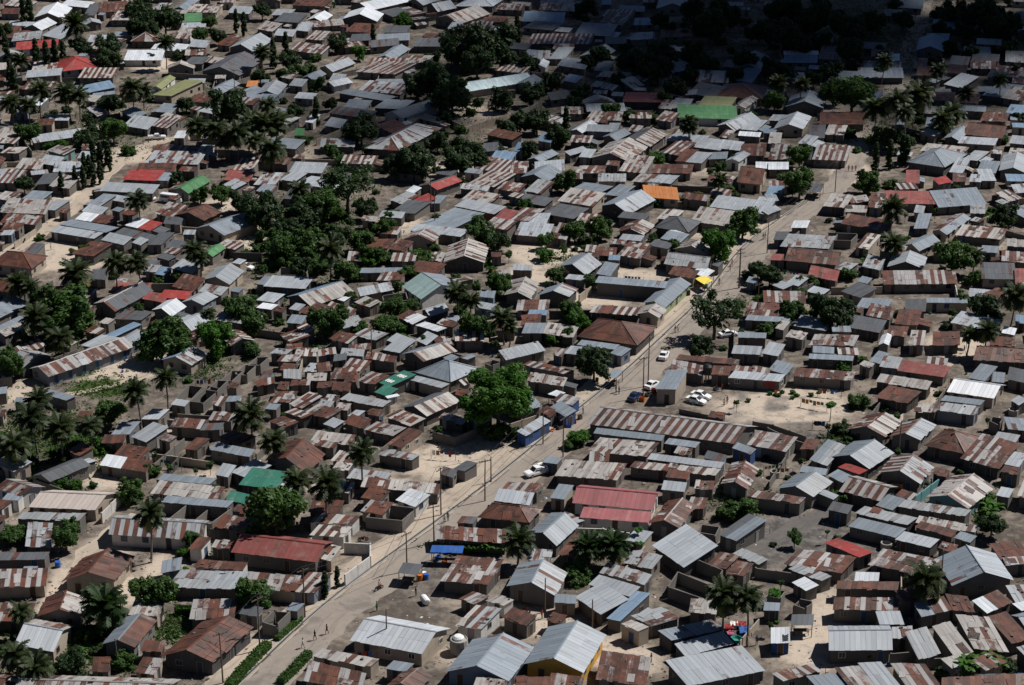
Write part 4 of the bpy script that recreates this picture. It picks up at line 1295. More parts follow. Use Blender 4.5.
def extension(root, hd, R, P, e, rusty):
    L, D = hd['L'], hd['D']; side = R.choice(('r', 'l', 'b', 'b')) if min(L, D) > 3 else 'b'
    s0, s1, t0, t1 = .07, .93, .07, .93
    pa, pb = {'r': (P(s1, t0), P(s1, t1)), 'l': (P(s0, t1), P(s0, t0)), 'b': (P(s1, t1), P(s0, t1))}[side]
    a, b = sorted((R.uniform(0, .5), R.uniform(.5, 1))); pa, pb = pa.lerp(pb, a), pa.lerp(pb, b); Ln = (pb-pa).length
    if Ln < 1.8: return
    d = (pb-pa).normalized(); n = Vector((d.y, -d.x)); dep = R.uniform(1.6, 3.4)
    M = Matrix.Rotation(hd['rz'], 2); w = lambda p: hd['ctr'] + M @ p
    tests = [w(pa.lerp(pb, u) + n*v) for u in (0, .5, 1) for v in (dep*.4+.3, dep+.3)]
    for h in HOUSES:
        if h is hd or (h['ctr']-hd['ctr']).length > 40: continue
        if any(inside(q, h['poly']) for q in tests): return
    if any(is_open(q) or min((r-q).length for r in RQ[::3]) < 6.5 for q in tests): return
    zh, zl = e - R.uniform(.05, .3), e - R.uniform(.5, .85); c = R.choice('pqtomldqn' if rusty else 'lmpdqt'); mb = MB(); nn = Vector((n.x, n.y, 0))
    A, B, C_, D_ = pa + n*dep, pb + n*dep, pb - n*.05, pa - n*.05
    V = lambda p, z: Vector((p.x, p.y, z))
    wb = MB(); i = .2
    a2, b2 = A + d*i - n*i, B - d*i - n*i
    wb.add([V(pa+d*i, -.1), V(a2, -.1), V(b2, -.1), V(pb-d*i, -.1), V(pa+d*i, zh-.05), V(a2, zl-.02), V(b2, zl-.02), V(pb-d*i, zh-.05)], [(0, 1, 5, 4), (1, 2, 6, 5), (2, 3, 7, 6)])
    x = link('extension', wb.mesh('extension', WALL[R.choice('ccdd')]), root)
    sheets(mb, V(A, zl), V(B, zl), V(C_, zh), V(D_, zh), c, c, 1, 1.0 if c in 'pqton' else .4, R)
    link('extension_roof', mb.mesh('extension_roof', ROOF[c]), x)
def build_house(hd):
    typ, L, D, sx, e, rise, col = hd['typ'], hd['L'], hd['D'], hd['sx'], hd['e'], hd['rise'], hd['col']
    R = random.Random(int(hd['q'][0][0]*31 + hd['q'][0][1]*77 + hd['q'][1][0]*13))
    ctr = hd['ctr']; near = hd['q'][0][1] > 300; area = L*D
    P = lambda s, t: Vector(((s-.5)*L + (t-.5)*sx, (t-.5)*D))
    zf = {'s': lambda s, t: e + rise*t, 'k': lambda s, t: e + rise*t, 'r': lambda s, t: e + rise*(1-t), 'G': lambda s, t: e + rise*(1-abs(2*t-1)),
          'g': lambda s, t: e + rise*(1-abs(2*s-1)), 'h': lambda s, t: e, 'f': lambda s, t: e, 'u': lambda s, t: e}[typ]
    V3 = lambda s, t, z=None: Vector((*P(s, t), zf(s, t) if z is None else z))
    c1 = col[0]; c2 = col[-1]; rusty = c1 in 'pqont'
    shab = 1.0 if (rusty and area < 90) else (.55 if rusty else .3)
    word = WORDS.get(c1, '')
    small = area < 13; big = area > 130
    shape = {'s': 'lean-to', 'r': 'lean-to', 'G': 'gable', 'g': 'gable', 'h': 'hip-roofed', 'f': 'flat-roofed', 'u': '', 'k': ''}[typ]
    if typ == 'u': name, cat, cls, grp = 'unfinished_house', 'roofless house', 'roofless block-walled ' + ('cell' if small else 'shell of a house'), 'roofless block walls'
    elif typ == 'k': name, cat, cls, grp = 'market_stall', 'stall', word + ' sheet-covered open stall', 'open stalls'
    elif shape == 'gable' and rusty: name, cat, grp = 'rusty_gable_house', 'house', 'rusty gable houses'
    elif shape == 'gable': name, cat, grp = 'gable_house', 'house', 'gable houses'
    elif shape == 'hip-roofed': name, cat, grp = 'hip_roof_house', 'house', 'hip roofed houses'
    elif small and rusty: name, cat, grp = 'rusty_shed', 'shed', 'small rusty sheds'
    elif small: name, cat, grp = 'shed', 'shed', 'small sheds'
    elif rusty: name, cat, grp = 'rusty_shack', 'shack', 'rusty roofed shacks'
    else: name, cat, grp = 'zinc_roof_house', 'house', 'zinc roofed houses'
    if name == 'rusty_shack' and c1 in 'pt': name, grp = 'streaked_shack', 'rust streaked shacks'
    if typ not in 'uk':
        rw = word if c1 == 'w' else word + ' roofed'
        if c1 != c2 and typ not in 'uk': rw = word.replace('-roofed', '') + ' and ' + WORDS[c2].replace('-roofed', '') + ' roofed'
        cls = ('small ' if small else 'big ' if big else '') + rw + ' ' + shape + ' ' + ('shed' if small else 'house' if cat == 'house' else cat)
    root = link(name, None, None, (ctr.x, ctr.y, 0), hd['rz'])
    q = hd['q']; cpx = proj(ctr.x, ctr.y, e)
    tag(root, cat, hd['label'], grp, cls, cpx)
    root.empty_display_size = .5
    hd['root'] = root
    wm = WALL.get(hd['wall'], WALL['c'])
    if typ == 'u':
        mb = MB(); th = .16
        def seg(p, qq, h0, h1):
            d = (qq-p).normalized(); n = Vector((-d.y, d.x))*th/2
            mb.add([(*(p-n), -.05), (*(qq-n), -.05), (*(qq+n), -.05), (*(p+n), -.05), (*(p-n), h0), (*(qq-n), h1), (*(qq+n), h1), (*(p+n), h0)], BOXF)
        for (a, b) in (((0, 0), (1, 0)), ((1, 0), (1, 1)), ((1, 1), (0, 1)), ((0, 1), (0, 0))):
            pa, pb = P(*a), P(*b); d = (pb-pa).normalized()*th/2; n = max(1, int((pb-pa).length/5)); h = e + R.uniform(-.2, .2)
            for i in range(n):
                h2 = e + R.uniform(-.35, .2)
                if n > 1 and R.random() < .12: continue
                seg(pa.lerp(pb, i/n) + (d if i == 0 else d*0), pa.lerp(pb, (i+1)/n) - (d if i == n-1 else d*0), h, h2 if i < n-1 else h2); h = h2
        link('wall', mb.mesh('wall', wm), root)
        long_s = L > D; n = int(max(L, D)/3.6); 
        if n > 1:
            mb = MB()
            for i in range(1, n):
                t = i/n + R.uniform(-.02, .02); m = .12/max(1, min(L, D))
                pa, pb = (P(t, m), P(t, 1-m)) if long_s else (P(m, t), P(1-m, t)); seg(pa, pb, e-R.uniform(.05, .5), e-R.uniform(.05, .6))
            link('partition_wall', mb.mesh('partition_wall', wm), root)
        return
    # roof
    mb = MB(); mats = [ROOF[c1]] + ([ROOF[c2]] if c2 != c1 else []); nm = len(mats)
    if typ in 'sr': sheets(mb, V3(0, 0), V3(1, 0), V3(1, 1), V3(0, 1), c1, c2, nm, shab, R, .5 if nm > 1 else None)
    elif typ == 'k' or typ == 'f': sheets(mb, V3(0, 0), V3(1, 0), V3(1, 1), V3(0, 1), c1, c2, nm, shab, R)
    elif typ == 'G':
        sheets(mb, V3(0, 0), V3(1, 0), V3(1, .5), V3(0, .5), c1, c2, nm, shab, R)
        k0 = len(mb.mi); sheets(mb, V3(1, 1), V3(0, 1), V3(0, .5), V3(1, .5), c1, c2, nm, shab, R)
        if nm > 1: mb.mi[k0:] = [1]*(len(mb.mi)-k0)
    elif typ == 'g':
        sheets(mb, V3(0, 1), V3(0, 0), V3(.5, 0), V3(.5, 1), c1, c2, nm, shab, R)
        k0 = len(mb.mi); sheets(mb, V3(1, 0), V3(1, 1), V3(.5, 1), V3(.5, 0), c1, c2, nm, shab, R)
        if nm > 1: mb.mi[k0:] = [1]*(len(mb.mi)-k0)
    elif typ == 'h':
        if L >= D: a = min(.45, .5*D/L); r0, r1 = (a, .5), (1-a, .5)
        else: a = min(.45, .5*L/D); r0, r1 = (.5, a), (.5, 1-a)
        zt = e + rise; E0 = V3(*r0, zt); E1 = V3(*r1, zt); c00, c10, c11, c01 = V3(0, 0), V3(1, 0), V3(1, 1), V3(0, 1)
        if L >= D: pl = ((c00, c10, E1, E0), (c11, c01, E0, E1), (c10, c11, E1, E1), (c01, c00, E0, E0))
        else: pl = ((c10, c11, E1, E0), (c01, c00, E0, E1), (c00, c10, E0, E0), (c11, c01, E1, E1))
        for p in pl: sheets(mb, *p, c1, c2, nm, shab*.6, R)
    mb.m = 0
    # ridge caps belong to the roof
    caps = []
    if typ == 'G' and area > 18: caps = [(V3(0, .5), V3(1, .5))]
    if typ == 'g' and area > 18: caps = [(V3(.5, 0), V3(.5, 1))]
    if typ == 'h': caps = [(E0, E1), (c00, E0), (c01, E0 if L >= D else E1), (c10, E1 if L >= D else E0), (c11, E1)]
    for a, b in caps:
        if (b-a).length > .3: mb.cur = (.05 if R.random() < .5 else .5, .8); mb.tube([a+Vector((0, 0, .02)), b+Vector((0, 0, .02))], [.13, .13], 5)
    link('roof', mb.mesh('roof', mats), root)
    if typ == 'k':
        pm = MB(); pm.box(-.05, -.05, 0, .05, .05, 1); pmesh = pm.mesh('post', WOOD)
        for s, t in ((.05, .06), (.95, .06), (.95, .94), (.05, .94)):
            p = P(s, t); link('post', pmesh, root, (p.x, p.y, 0), 0, (1, 1, zf(s, t)-.04))
        cb = MB(); a, b, c = P(.15, .2), P(.85, .2), P(.85, .55)
        cb.box(a.x, a.y, .75, b.x, c.y, .82)
        for x in (a.x+.1, b.x-.15):
            for y in (a.y+.08, c.y-.12): cb.box(x, y, 0, x+.07, y+.07, .75)
        link('counter', cb.mesh('counter', WOOD), root)
        if len(hd['wall']) and hd['wall'] != 'd': pass
        return
    # walls
    ov = min(.42, L*.07, D*.07) if typ != 'f' else .05
    s0, s1, t0, t1 = ov/L, 1-ov/L, ov/D*1.2, 1-ov/D
    ring = [(s0, t0)] + ([(.5, t0)] if typ == 'g' else []) + [(s1, t0)] + ([(s1, .5)] if typ == 'G' else []) + [(s1, t1)] + ([(.5, t1)] if typ == 'g' else []) + [(s0, t1)] + ([(s0, .5)] if typ == 'G' else [])
    mb = MB(); n = len(ring); V = [V3(s, t, -.1) for s, t in ring] + [V3(s, t) - Vector((0, 0, .035)) for s, t in ring]
    mb.add(V, [(i, (i+1) % n, n+(i+1) % n, n+i) for i in range(n)])
    link('wall', mb.mesh('wall', wm), root)
    if typ in 'sGghr' and area > 24 and R.random() < .62: extension(root, hd, R, P, e, rusty)
    if shab > .9 and R.random() < .6:
        for _ in range(R.randrange(1, 4)):
            p = V3(R.uniform(.1, .9), R.uniform(.1, .9)); link('roof_weight', R.choice(WEIGHTM), root, p + Vector((0, 0, .05)), R.uniform(0, 3))
    # doors and windows on the front, right and left walls
    wi = {'b': 1, 'B': 1, 'w': 1, 'y': 2}.get(hd['wall'], 0) if R.random() < .7 else R.randrange(4)
    di = 1 if hd['col'] == 'qp' else R.choice((0, 0, 0, 2, 2, 2, 3, 1))
    sk_r = atan2(D, sx) if True else 0
    sides = [('f', P(s0, t0), P(s1, t0)), ('r', P(s1, t0), P(s1, t1)), ('l', P(s0, t1), P(s0, t0))]
    for sd_, pa, pb in sides:
        Ln = (pb-pa).length; ang = atan2(pb.y-pa.y, pb.x-pa.x)
        if Ln < 2.0: continue
        slots = max(1, int(Ln/2.7)) if Ln < 9 else int(Ln/3.1)
        slots = min(slots, 9)
        dslot = R.randrange(slots) if (sd_ == 'f' or (sd_ == 'r' and R.random() < .5)) else -1
        for i in range(slots):
            if sd_ != 'f' and not near and R.random() < .5: continue
            if i != dslot and R.random() < (.22 if not small else .6): continue
            if hd['wall'] == 'd' and i != dslot and R.random() < .45: continue
            t = (i+.5)/slots + R.uniform(-.08, .08)/slots; p = pa.lerp(pb, t)
            d = Vector((cos(ang-pi/2), sin(ang-pi/2)))*.004; p = p + d
            if i == dslot or (hd['col'] == 'qp' and sd_ == 'f'): link('door', DOORM[di], root, (p.x, p.y, 0), ang)
            elif near:
                w_ = link('window', WIN[wi], root, (p.x, p.y, 1.45), ang); link('pane', PANEM, w_, (0, 0, 0))
            else: link('window', FARWIN, root, (p.x, p.y, 1.45), ang)
for hd in HOUSES: build_house(hd)

# lettering painted on two roofs: strokes lie on the sheets as part of the roof
def strokes(root, o, u, v, segs, wd, mat, name='lettering'):
    mb = MB()
    for (x0, y0, x1, y1) in segs:
        a = o + u*x0 + v*y0; b = o + u*x1 + v*y1; d = (b-a).normalized(); n = u.cross(v).normalized(); s = d.cross(n)*wd/2
        if n.z < 0: n = -n
        q = [a-s, b-s, b+s, a+s]; mb.add([p+n*.062 for p in q]+[p+n*.075 for p in q], BOXF)
    link(name, mb.mesh(name, mat), root)
WHITE = simple('white_paint', (.80, .80, .78), var=.1); BLACKP = simple('black_paint', (.03, .03, .035)); REDP = simple('red_paint', (.28, .035, .03))
def find(txt): return [h for h in HOUSES if h['label'] and txt in h['label']][0]
def lv(h):
    u = Vector((1, 0, 0)); a = Vector((h['sx'], h['D'], h['rise'])).normalized(); o = Vector((-h['L']/2-h['sx']/2, -h['D']/2, h['e'])); return o, u, a
hd = find('white painted lettering')
o, u, v = Vector((-hd['L']/2-hd['sx']/2, -hd['D']/2, hd['e'])), Vector((1, 0, 0)), Vector((hd['sx'], hd['D'], hd['rise'])).normalized()
Lg, Dg = hd['L'], hypot(hd['D'], hd['sx'])
def glyphs(x0, y0, w, h):
    return [(x0, y0, x0, y0+h), (x0, y0+h, x0+w*.3, y0+h*.4), (x0+w*.3, y0+h*.4, x0+w*.6, y0+h), (x0+w*.62, y0, x0+w*.62, y0+h), (x0+w*.62, y0+h*.5, x0+w, y0+h*.5), (x0+w, y0, x0+w, y0+h), (x0+w*.3, y0+h*.1, x0+w*.6, y0+h*.1)]
strokes(hd['root'], o, u, v, glyphs(Lg*.25, Dg*.18, Lg*.4, Dg*.16) + glyphs(Lg*.3, Dg*.60, Lg*.42, Dg*.17), .34, WHITE)
hd = find('white lettered roof')
o, u, v = Vector((-hd['L']/2-hd['sx']/2, -hd['D']/2, hd['e'])), Vector((1, 0, 0)), Vector((hd['sx'], hd['D'], hd['rise'])).normalized()
x, y, hgt = hd['L']*.60, hd['D']*.10, hd['D']*.11
S = []
for k, g in enumerate(('V', 'N', 'K')):
    y0 = y + k*hgt*1.4
    if g == 'V': S += [(x, y0, x+.9, y0+hgt/2), (x+.9, y0+hgt/2, x, y0+hgt)]
    if g == 'N': S += [(x, y0, x+.9, y0), (x, y0+hgt, x+.9, y0), (x, y0+hgt, x+.9, y0+hgt)]
    if g == 'K': S += [(x, y0, x+.9, y0), (x+.5, y0, x, y0+hgt), (x+.45, y0, x+.9, y0+hgt)]
strokes(hd['root'], o, u, v, S, .2, BLACKP)
hd = find('red painted mural')
mb = MB(); y = -hd['D']/2 + min(.28, hd['D']*.06)*1.2 - .012
mb.add([(hd['L']*.16, y, .9), (hd['L']*.38, y, .8), (hd['L']*.36, y, 1.9), (hd['L']*.28, y, 2.05), (hd['L']*.18, y, 1.8), (hd['L']*.13, y, 1.4)], [(0, 1, 2, 3, 4, 5)])
link('mural', mb.mesh('mural', REDP), hd['root'])

# ------------------------------------------------------------------ vegetation
def crown_mesh(seed, n_cl, n_leaf, flat, mat, lump=.30, ls=.085, kind='round'):
    R = random.Random(seed); mb = MB(); cl = []
    lobes = [(Vector((0, 0, .0)), .8), (Vector((0, 0, .1)), .82), (Vector((.1, .1, .0)), .6)] + [(Vector((cos(a)*R.uniform(.5, .68), sin(a)*R.uniform(.5, .68), R.uniform(-.45, .3))), R.uniform(.30, .42)) for a in [2*pi*q/9 for q in range(9)]] if kind == 'dome' else [(Vector((0, 0, .05)), .66), (Vector((0, 0, -.15)), .6)] + [(Vector((cos(a)*R.uniform(.36, .60), sin(a)*R.uniform(.36, .60), R.uniform(-.5, .38))), R.uniform(.32, .48)) for a in [2*pi*q/7 + R.uniform(-.4, .4) for q in range(7)]]
    for i in range(n_cl):
        if kind == 'col':
            z = R.uniform(-1, 1); w = (1-max(0, z)**1.5)*.75 + .12; a = R.uniform(0, 2*pi); r = R.uniform(.2, .8)*w; c = Vector((cos(a)*r, sin(a)*r, z))
        else:
            lo, lr = lobes[i % len(lobes)]
            while True:
                d = Vector((R.uniform(-1, 1), R.uniform(-1, 1), R.uniform(-.8, 1)))
                if .3 < d.length < 1: break
            c = lo + d*lr*R.uniform(.7, 1.05)
        cl.append((c, lump*R.uniform(.65, 1.25), R.random()))
    for c, r, tone in cl:
        for k in range(n_leaf):
            d = Vector((R.gauss(0, 1), R.gauss(0, 1), R.gauss(0, 1))).normalized(); p = c + d*r*R.uniform(.55, 1.05)
            if kind == 'col': p.z = c.z + d.z*r*.35
            nrm = (d + Vector((R.uniform(-.7, .7), R.uniform(-.7, .7), R.uniform(-.2, .9)))).normalized()
            a = nrm.cross(Vector((R.random(), R.random(), R.random()+.1))).normalized(); b = nrm.cross(a); s = ls*R.uniform(.6, 1.3)
            sz = .3 if kind == 'col' else 1
            q = [p-a*s, p-b*s*.6, p+a*s, p+b*s*.6]
            q = [Vector((x.x, x.y, p.z+(x.z-p.z)*sz)) for x in q]
            mb.add(q, [(0, 1, 2, 3)], (min(1, tone*.6+R.random()*.4), 0))
    if kind != 'col':
        for v in range(len(mb.v)): x, y, z = mb.v[v]; mb.v[v] = (x, y, z*flat)
    return mb.mesh('crown', mat)
def tree_trunk(seed):
    R = random.Random(seed); mb = MB()
    mb.tube([(0, 0, -.05), (.01, 0, .3), (R.uniform(-.03, .03), .02, .6)], [.075, .055, .05], 7)
    for k in range(6):
        a = 2*pi*k/6 + R.uniform(-.4, .4); r = R.uniform(.35, .65)
        mb.tube([(0, 0, .5), (cos(a)*r*.5, sin(a)*r*.5, .8), (cos(a)*r, sin(a)*r, R.uniform(1.0, 1.25))], [.038, .026, .012], 5)
    return mb.mesh('trunk', BARK)
TRUNKS = [tree_trunk(i) for i in range(3)]
CROWNS = {}
for code in 'TDLS':
    CROWNS[code] = [crown_mesh(100+i*7+ord(code), 118, 84, .92, LEAF[code], .19, .062) for i in range(4)]
CROWNS['big'] = [crown_mesh(777, 300, 110, 1.0, LEAF['L'], .15, .036, 'dome')]
CROWNS['X'] = [crown_mesh(300+i, 46, 55, .8, LEAF['D'], .22, .06) for i in range(2)]   # open, sparse crown
CROWNS['C'] = [crown_mesh(400+i, 90, 70, 1, LEAF['D'], .30, .16, 'col') for i in range(2)]
def palm_crown(seed, nf, mat, droop=1.0, yellow=3):
    R = random.Random(seed); mb = MB()
    for k in range(nf):
        a = 2.399*k + R.uniform(-.25, .25); el = radians(78 - 105*(k/nf)) + R.uniform(-.12, .12); ln = R.uniform(.85, 1.12)
        pts = []; p = Vector((0, 0, 0)); e = el
        for j in range(11):
            pts.append(p.copy()); p = p + Vector((cos(a)*cos(e), sin(a)*cos(e), sin(e)))*ln/10; e -= (.10 + .06*j/10)*droop
        tone = R.random()
        mb.m = 1 if k >= nf - yellow else 0
        mb.cur = (tone, 0); mb.tube(pts, [.018*(1-j/12) for j in range(11)], 3, False)
        side = Vector((-sin(a), cos(a), 0))
        for j in range(1, 11):
            for q in range(2):
                base = pts[j].lerp(pts[max(0, j-1)], q*.5); d = (pts[j]-pts[j-1]).normalized()
                l = .30*(sin(pi*min(1, (j/10*.9+.12)))**.6)*R.uniform(.8, 1.1)
                for sg in (-1, 1):
                    tip = base + side*sg*l*.8 + d*l*.55 - Vector((0, 0, l*R.uniform(.25, .6)))
                    w = d*.040
                    mb.add([base-w, base+w, tip+w*.4, tip-w*.4], [(0, 1, 2, 3)], (min(1, tone*.7+R.random()*.3), 0))
    return mb.mesh('crown', [mat, LEAF['Y']])
PALMC = [palm_crown(s, 32, LEAF['P'], d, y) for s, d, y in ((1, 1.0, 2), (2, 1.15, 4), (3, .9, 1))]
DATEC = [palm_crown(9, 44, LEAF['D'], .75, 4)]
BANANA = []
for s in range(2):
    R = random.Random(40+s); mb = MB()
    for st in range(4):
        o = Vector((R.uniform(-.5, .5), R.uniform(-.5, .5), 0)); h = R.uniform(.5, .9); mb.m = 0
        mb.cur = (.9, 0); mb.tube([o, o+Vector((0, 0, h))], [.06, .045], 5)
        for k in range(7):
            a = 2.4*k + R.uniform(-.3, .3); side = Vector((-sin(a), cos(a), 0)); p = o+Vector((0, 0, h)); e = R.uniform(.7, 1.3); prev = None; tone = R.random()
            for j in range(6):
                w = .13*sin(pi*(j+.6)/6.4); cur = (p-side*w, p+side*w)
                if prev: mb.add([prev[0], prev[1], cur[1], cur[0]], [(0, 1, 2, 3)], (tone, 0))
                prev = cur; p = p + Vector((cos(a)*cos(e), sin(a)*cos(e), sin(e)))*.15; e -= .33
    BANANA.append(mb.mesh('leaf_clump', LEAF['L']))
def palm_trunk(seed):
    R = random.Random(seed); mb = MB(); bx, by = R.uniform(-.06, .06), R.uniform(-.06, .06)
    pts = [(bx*4*(t-t*t)*3, by*4*(t-t*t)*3, t) for t in [i/8 for i in range(9)]]
    mb.tube(pts, [.24, .19, .17, .16, .155, .15, .145, .14, .15], 7); return mb.mesh('trunk', PALMBARK)
PTR = [palm_trunk(i) for i in range(3)]
def palm(px, py, rpx, h, date=False):
    p = at(px, py, h); k = mpp(px, py); r = rpx*k*1.22
    ta, tl = rng.uniform(0, 6.28), (0 if date else rng.uniform(0, .13)); p = p - Vector((cos(ta), sin(ta)))*h*sin(tl)
    root = link('date_palm' if date else 'coconut_palm', None, None, (p.x, p.y, 0)); root.rotation_euler = Matrix.Rotation(tl, 3, Vector((-sin(ta), cos(ta), 0))).to_euler()
    c = link('crown', rng.choice(DATEC if date else PALMC), root, (0, 0, h), rng.uniform(0, 6.28), (r, r, r*rng.uniform(.85, 1.1)))
    link('trunk', rng.choice(PTR), root, (0, 0, 0), 0, (1.6 if date else 1, 1.6 if date else 1, h))
    tag(root, 'palm', None, 'date palms' if date else 'coconut palms among the houses', ('short spiky date palm' if date else ('tall coconut palm' if h > 7.5 else 'short coconut palm')), (px, py))
def tree(px, py, rpx, typ='T', ry=None, label=None):
    k = mpp(px, py); r = rpx*k
    if typ == 'C':
        h = r*5.6; p = at(px, py, h*.5); root = link('cypress_tree', None, None, (p.x, p.y, 0))
        link('crown', rng.choice(CROWNS['C']), root, (0, 0, h*.55), rng.uniform(0, 6), (r*.95, r*.95, h*.47)); link('trunk', TRUNKS[0], root, (0, 0, 0), 0, (r*.6, r*.6, h*.35))
        tag(root, 'tree', label, 'dark columnar trees', 'slim dark columnar tree', (px, py)); return
    if typ == 'N':
        p = at(px, py, r*.7); root = link('banana_plant', rng.choice(BANANA), None, (p.x, p.y, 0), rng.uniform(0, 6), (r*.95, r*.95, r*.95)); tag(root, 'plant', label, 'banana plants', 'broad-leaved banana clump', (px, py)); return
    if typ == 'Y':
        h = 3.4; p = at(px, py, h); root = link('papaya_tree', None, None, (p.x, p.y, 0))
        link('crown', rng.choice(CROWNS['S']), root, (0, 0, h), rng.uniform(0, 6), (r, r, r*.7)); link('trunk', PTR[0], root, (0, 0, 0), 0, (.5, .5, h)); tag(root, 'tree', label, 'papaya trees', 'thin bright green papaya tree', (px, py)); return
    if typ[0] == 'B':
        code = typ[1] if len(typ) > 1 else 'T'; p = at(px, py, r*.5)
        root = link('shrub' if r < 1.75 else 'bush', None, None, (p.x, p.y, 0)); link('foliage', rng.choice(CROWNS[code]), root, (0, 0, r*.5), rng.uniform(0, 6), (r*1.05, r*1.05, r*.85)); link('stem', TRUNKS[1], root, (0, 0, 0), 0, (r, r, r*.5))
        w_ = 'shrub' if r < 1.75 else 'bush'; tag(root, w_, label, w_ + (' plants' if w_ == 'shrub' else 'es') + ' between the houses', {'T': 'green', 'D': 'dark green', 'L': 'bright green', 'S': 'light green'}[code] + ' ' + w_, (px, py)); return
    z = max(r*1.0, 2.2); p = at(px, py, z); root = link('tree', None, None, (p.x, p.y, 0))
    vz = r*(.86 if ry else 1.1)
    if ry: z = r*1.12; p = at(px, py, z); root.location = (p.x, p.y, 0)
    c = link('crown', (CROWNS['big'][0] if ry else rng.choice(CROWNS[typ])), root, (0, 0, z), rng.uniform(0, 6), (r*1.06, r*1.06, vz)); link('trunk', rng.choice(TRUNKS), root, (0, 0, 0), rng.uniform(0, 6), (r, r, z))
    tag(root, 'tree', label, 'leafy trees among the houses', {'T': 'mid green', 'D': 'dark', 'L': 'bright green', 'X': 'sparse dark', 'S': 'light green'}[typ] + (' spreading' if r > 6.5 else ' round' if r > 4 else ' small') + ' tree', (px, py))
def num(s): return [x.split() for x in s.replace('\n', ',').split(',') if x.strip()]
for t in num(TREES): tree(float(t[0]), float(t[1]), float(t[2]), t[3] if len(t) > 3 else 'T')
for t in num(PALMS): palm(float(t[0]), float(t[1]), float(t[2]), float(t[3]) if len(t) > 3 else 6.5, len(t) > 4)
def vfill(px, py, rx, ry, n, kinds, r0, r1):
    R = random.Random(int(px*3+py))
    for i in range(n):
        a = R.uniform(0, 6.28); d = R.random()**.5; x, y = px + cos(a)*rx*d, py + sin(a)*ry*d; p = at(x, y+3)
        if any(inside(p, h['poly']) for h in HOUSES if (h['ctr']-p).length < 25): continue
        if min((q-p).length for q in RQ[::2]) < 6: continue
        tree(x, y, R.uniform(r0, r1), R.choice(kinds))
for a in VFILL: vfill(*a)
tree(498, 393, 37, 'L', 37, 'big round bright green tree beside the road with sand at its foot')
tree(494, 432, 15, 'BT'); tree(514, 432, 10, 'BT')
def hedge(pts, w, h, label):
    R = random.Random(int(pts[0][0])); P = [at(*p, h/2) for p in pts]; mb = MB(); c0 = P[0]
    for a, b in zip(P, P[1:]):
        L = (b-a).length; d = (b-a)/L; n = Vector((-d.y, d.x))
        for i in range(int(L*w*h*55)):
            u, v, z = R.random(), R.uniform(-1, 1), R.random()
            if abs(v) < .75 and z < .75: z = R.uniform(.75, 1.02)
            p = a + d*L*u + n*v*w/2*R.uniform(.92, 1.06) - c0; pp = Vector((p.x, p.y, z*h))
            nr = Vector((R.gauss(0, 1), R.gauss(0, 1), R.gauss(.5, 1))).normalized(); x = nr.cross(Vector((.3, .5, .8))).normalized(); y = nr.cross(x); s = R.uniform(.10, .2)
            mb.add([pp-x*s, pp-y*s*.7, pp+x*s, pp+y*s*.7], [(0, 1, 2, 3)], (R.random(), 0))
        mb.cur = (.1, 0); q0 = a-c0; q1 = b-c0; k = n*w*.36
        mb.add([(*(q0-k), 0), (*(q1-k), 0), (*(q1+k), 0), (*(q0+k), 0), (*(q0-k), h*.85), (*(q1-k), h*.85), (*(q1+k), h*.85), (*(q0+k), h*.85)], BOXF)
    o = link('hedge', mb.mesh('hedge', LEAF['T']), None, (c0.x, c0.y, 0)); tag(o, 'hedge', label, 'clipped hedges', None, pts[0])
F1 = lambda x, y: (170+x/6.006, 571+y/6.006)
hedge([F1(350, 690), F1(440, 590), F1(520, 500), F1(590, 435)], 1.8, 1.2, 'long clipped hedge on the left roadside before the brown gable house')
hedge([F1(665, 660), F1(750, 580), F1(835, 490)], 1.6, 1.1, 'clipped hedge on the right road edge at the bottom of the view')
hedge([F1(640, 405), F1(710, 345), F1(785, 280)], 1.2, .8, 'low hedge strip beside the small roofless roadside building')
hedge([F1(30, 235), F1(200, 238), F1(380, 235)], 1.4, 1.5, 'hedge in front of the long veranda house')

# tufts and weeds too many to count
def ground_cover():
    R = random.Random(3); mb = MB()
    for (px, py, rx, ry, ch, st) in BLOBS:
        if ch != 1: continue
        for i in range(int(rx*ry*.55)):
            x = px + R.gauss(0, rx*.55); y = py + R.gauss(0, ry*.55); p = at(x, y)
            if any(inside(p, h['poly']) for h in HOUSES if (h['ctr']-p).length < 25): continue
            for k in range(5):
                c = Vector((p.x + R.uniform(-.5, .5), p.y + R.uniform(-.5, .5), R.uniform(.05, .5)))
                nr = Vector((R.gauss(0, 1), R.gauss(0, 1), R.gauss(.4, .8))).normalized(); a = nr.cross(Vector((.3, .6, .7))).normalized(); b = nr.cross(a); s = R.uniform(.12, .32)
                mb.add([c-a*s, c-b*s*.6, c+a*s, c+b*s*.6], [(0, 1, 2, 3)], (R.random(), 0))
    o = link('ground_cover', mb.mesh('ground_cover', LEAF['T'])); o['kind'] = 'stuff'; o['label'] = 'low weeds and grass tufts between the houses'; o['category'] = 'weeds'
ground_cover()
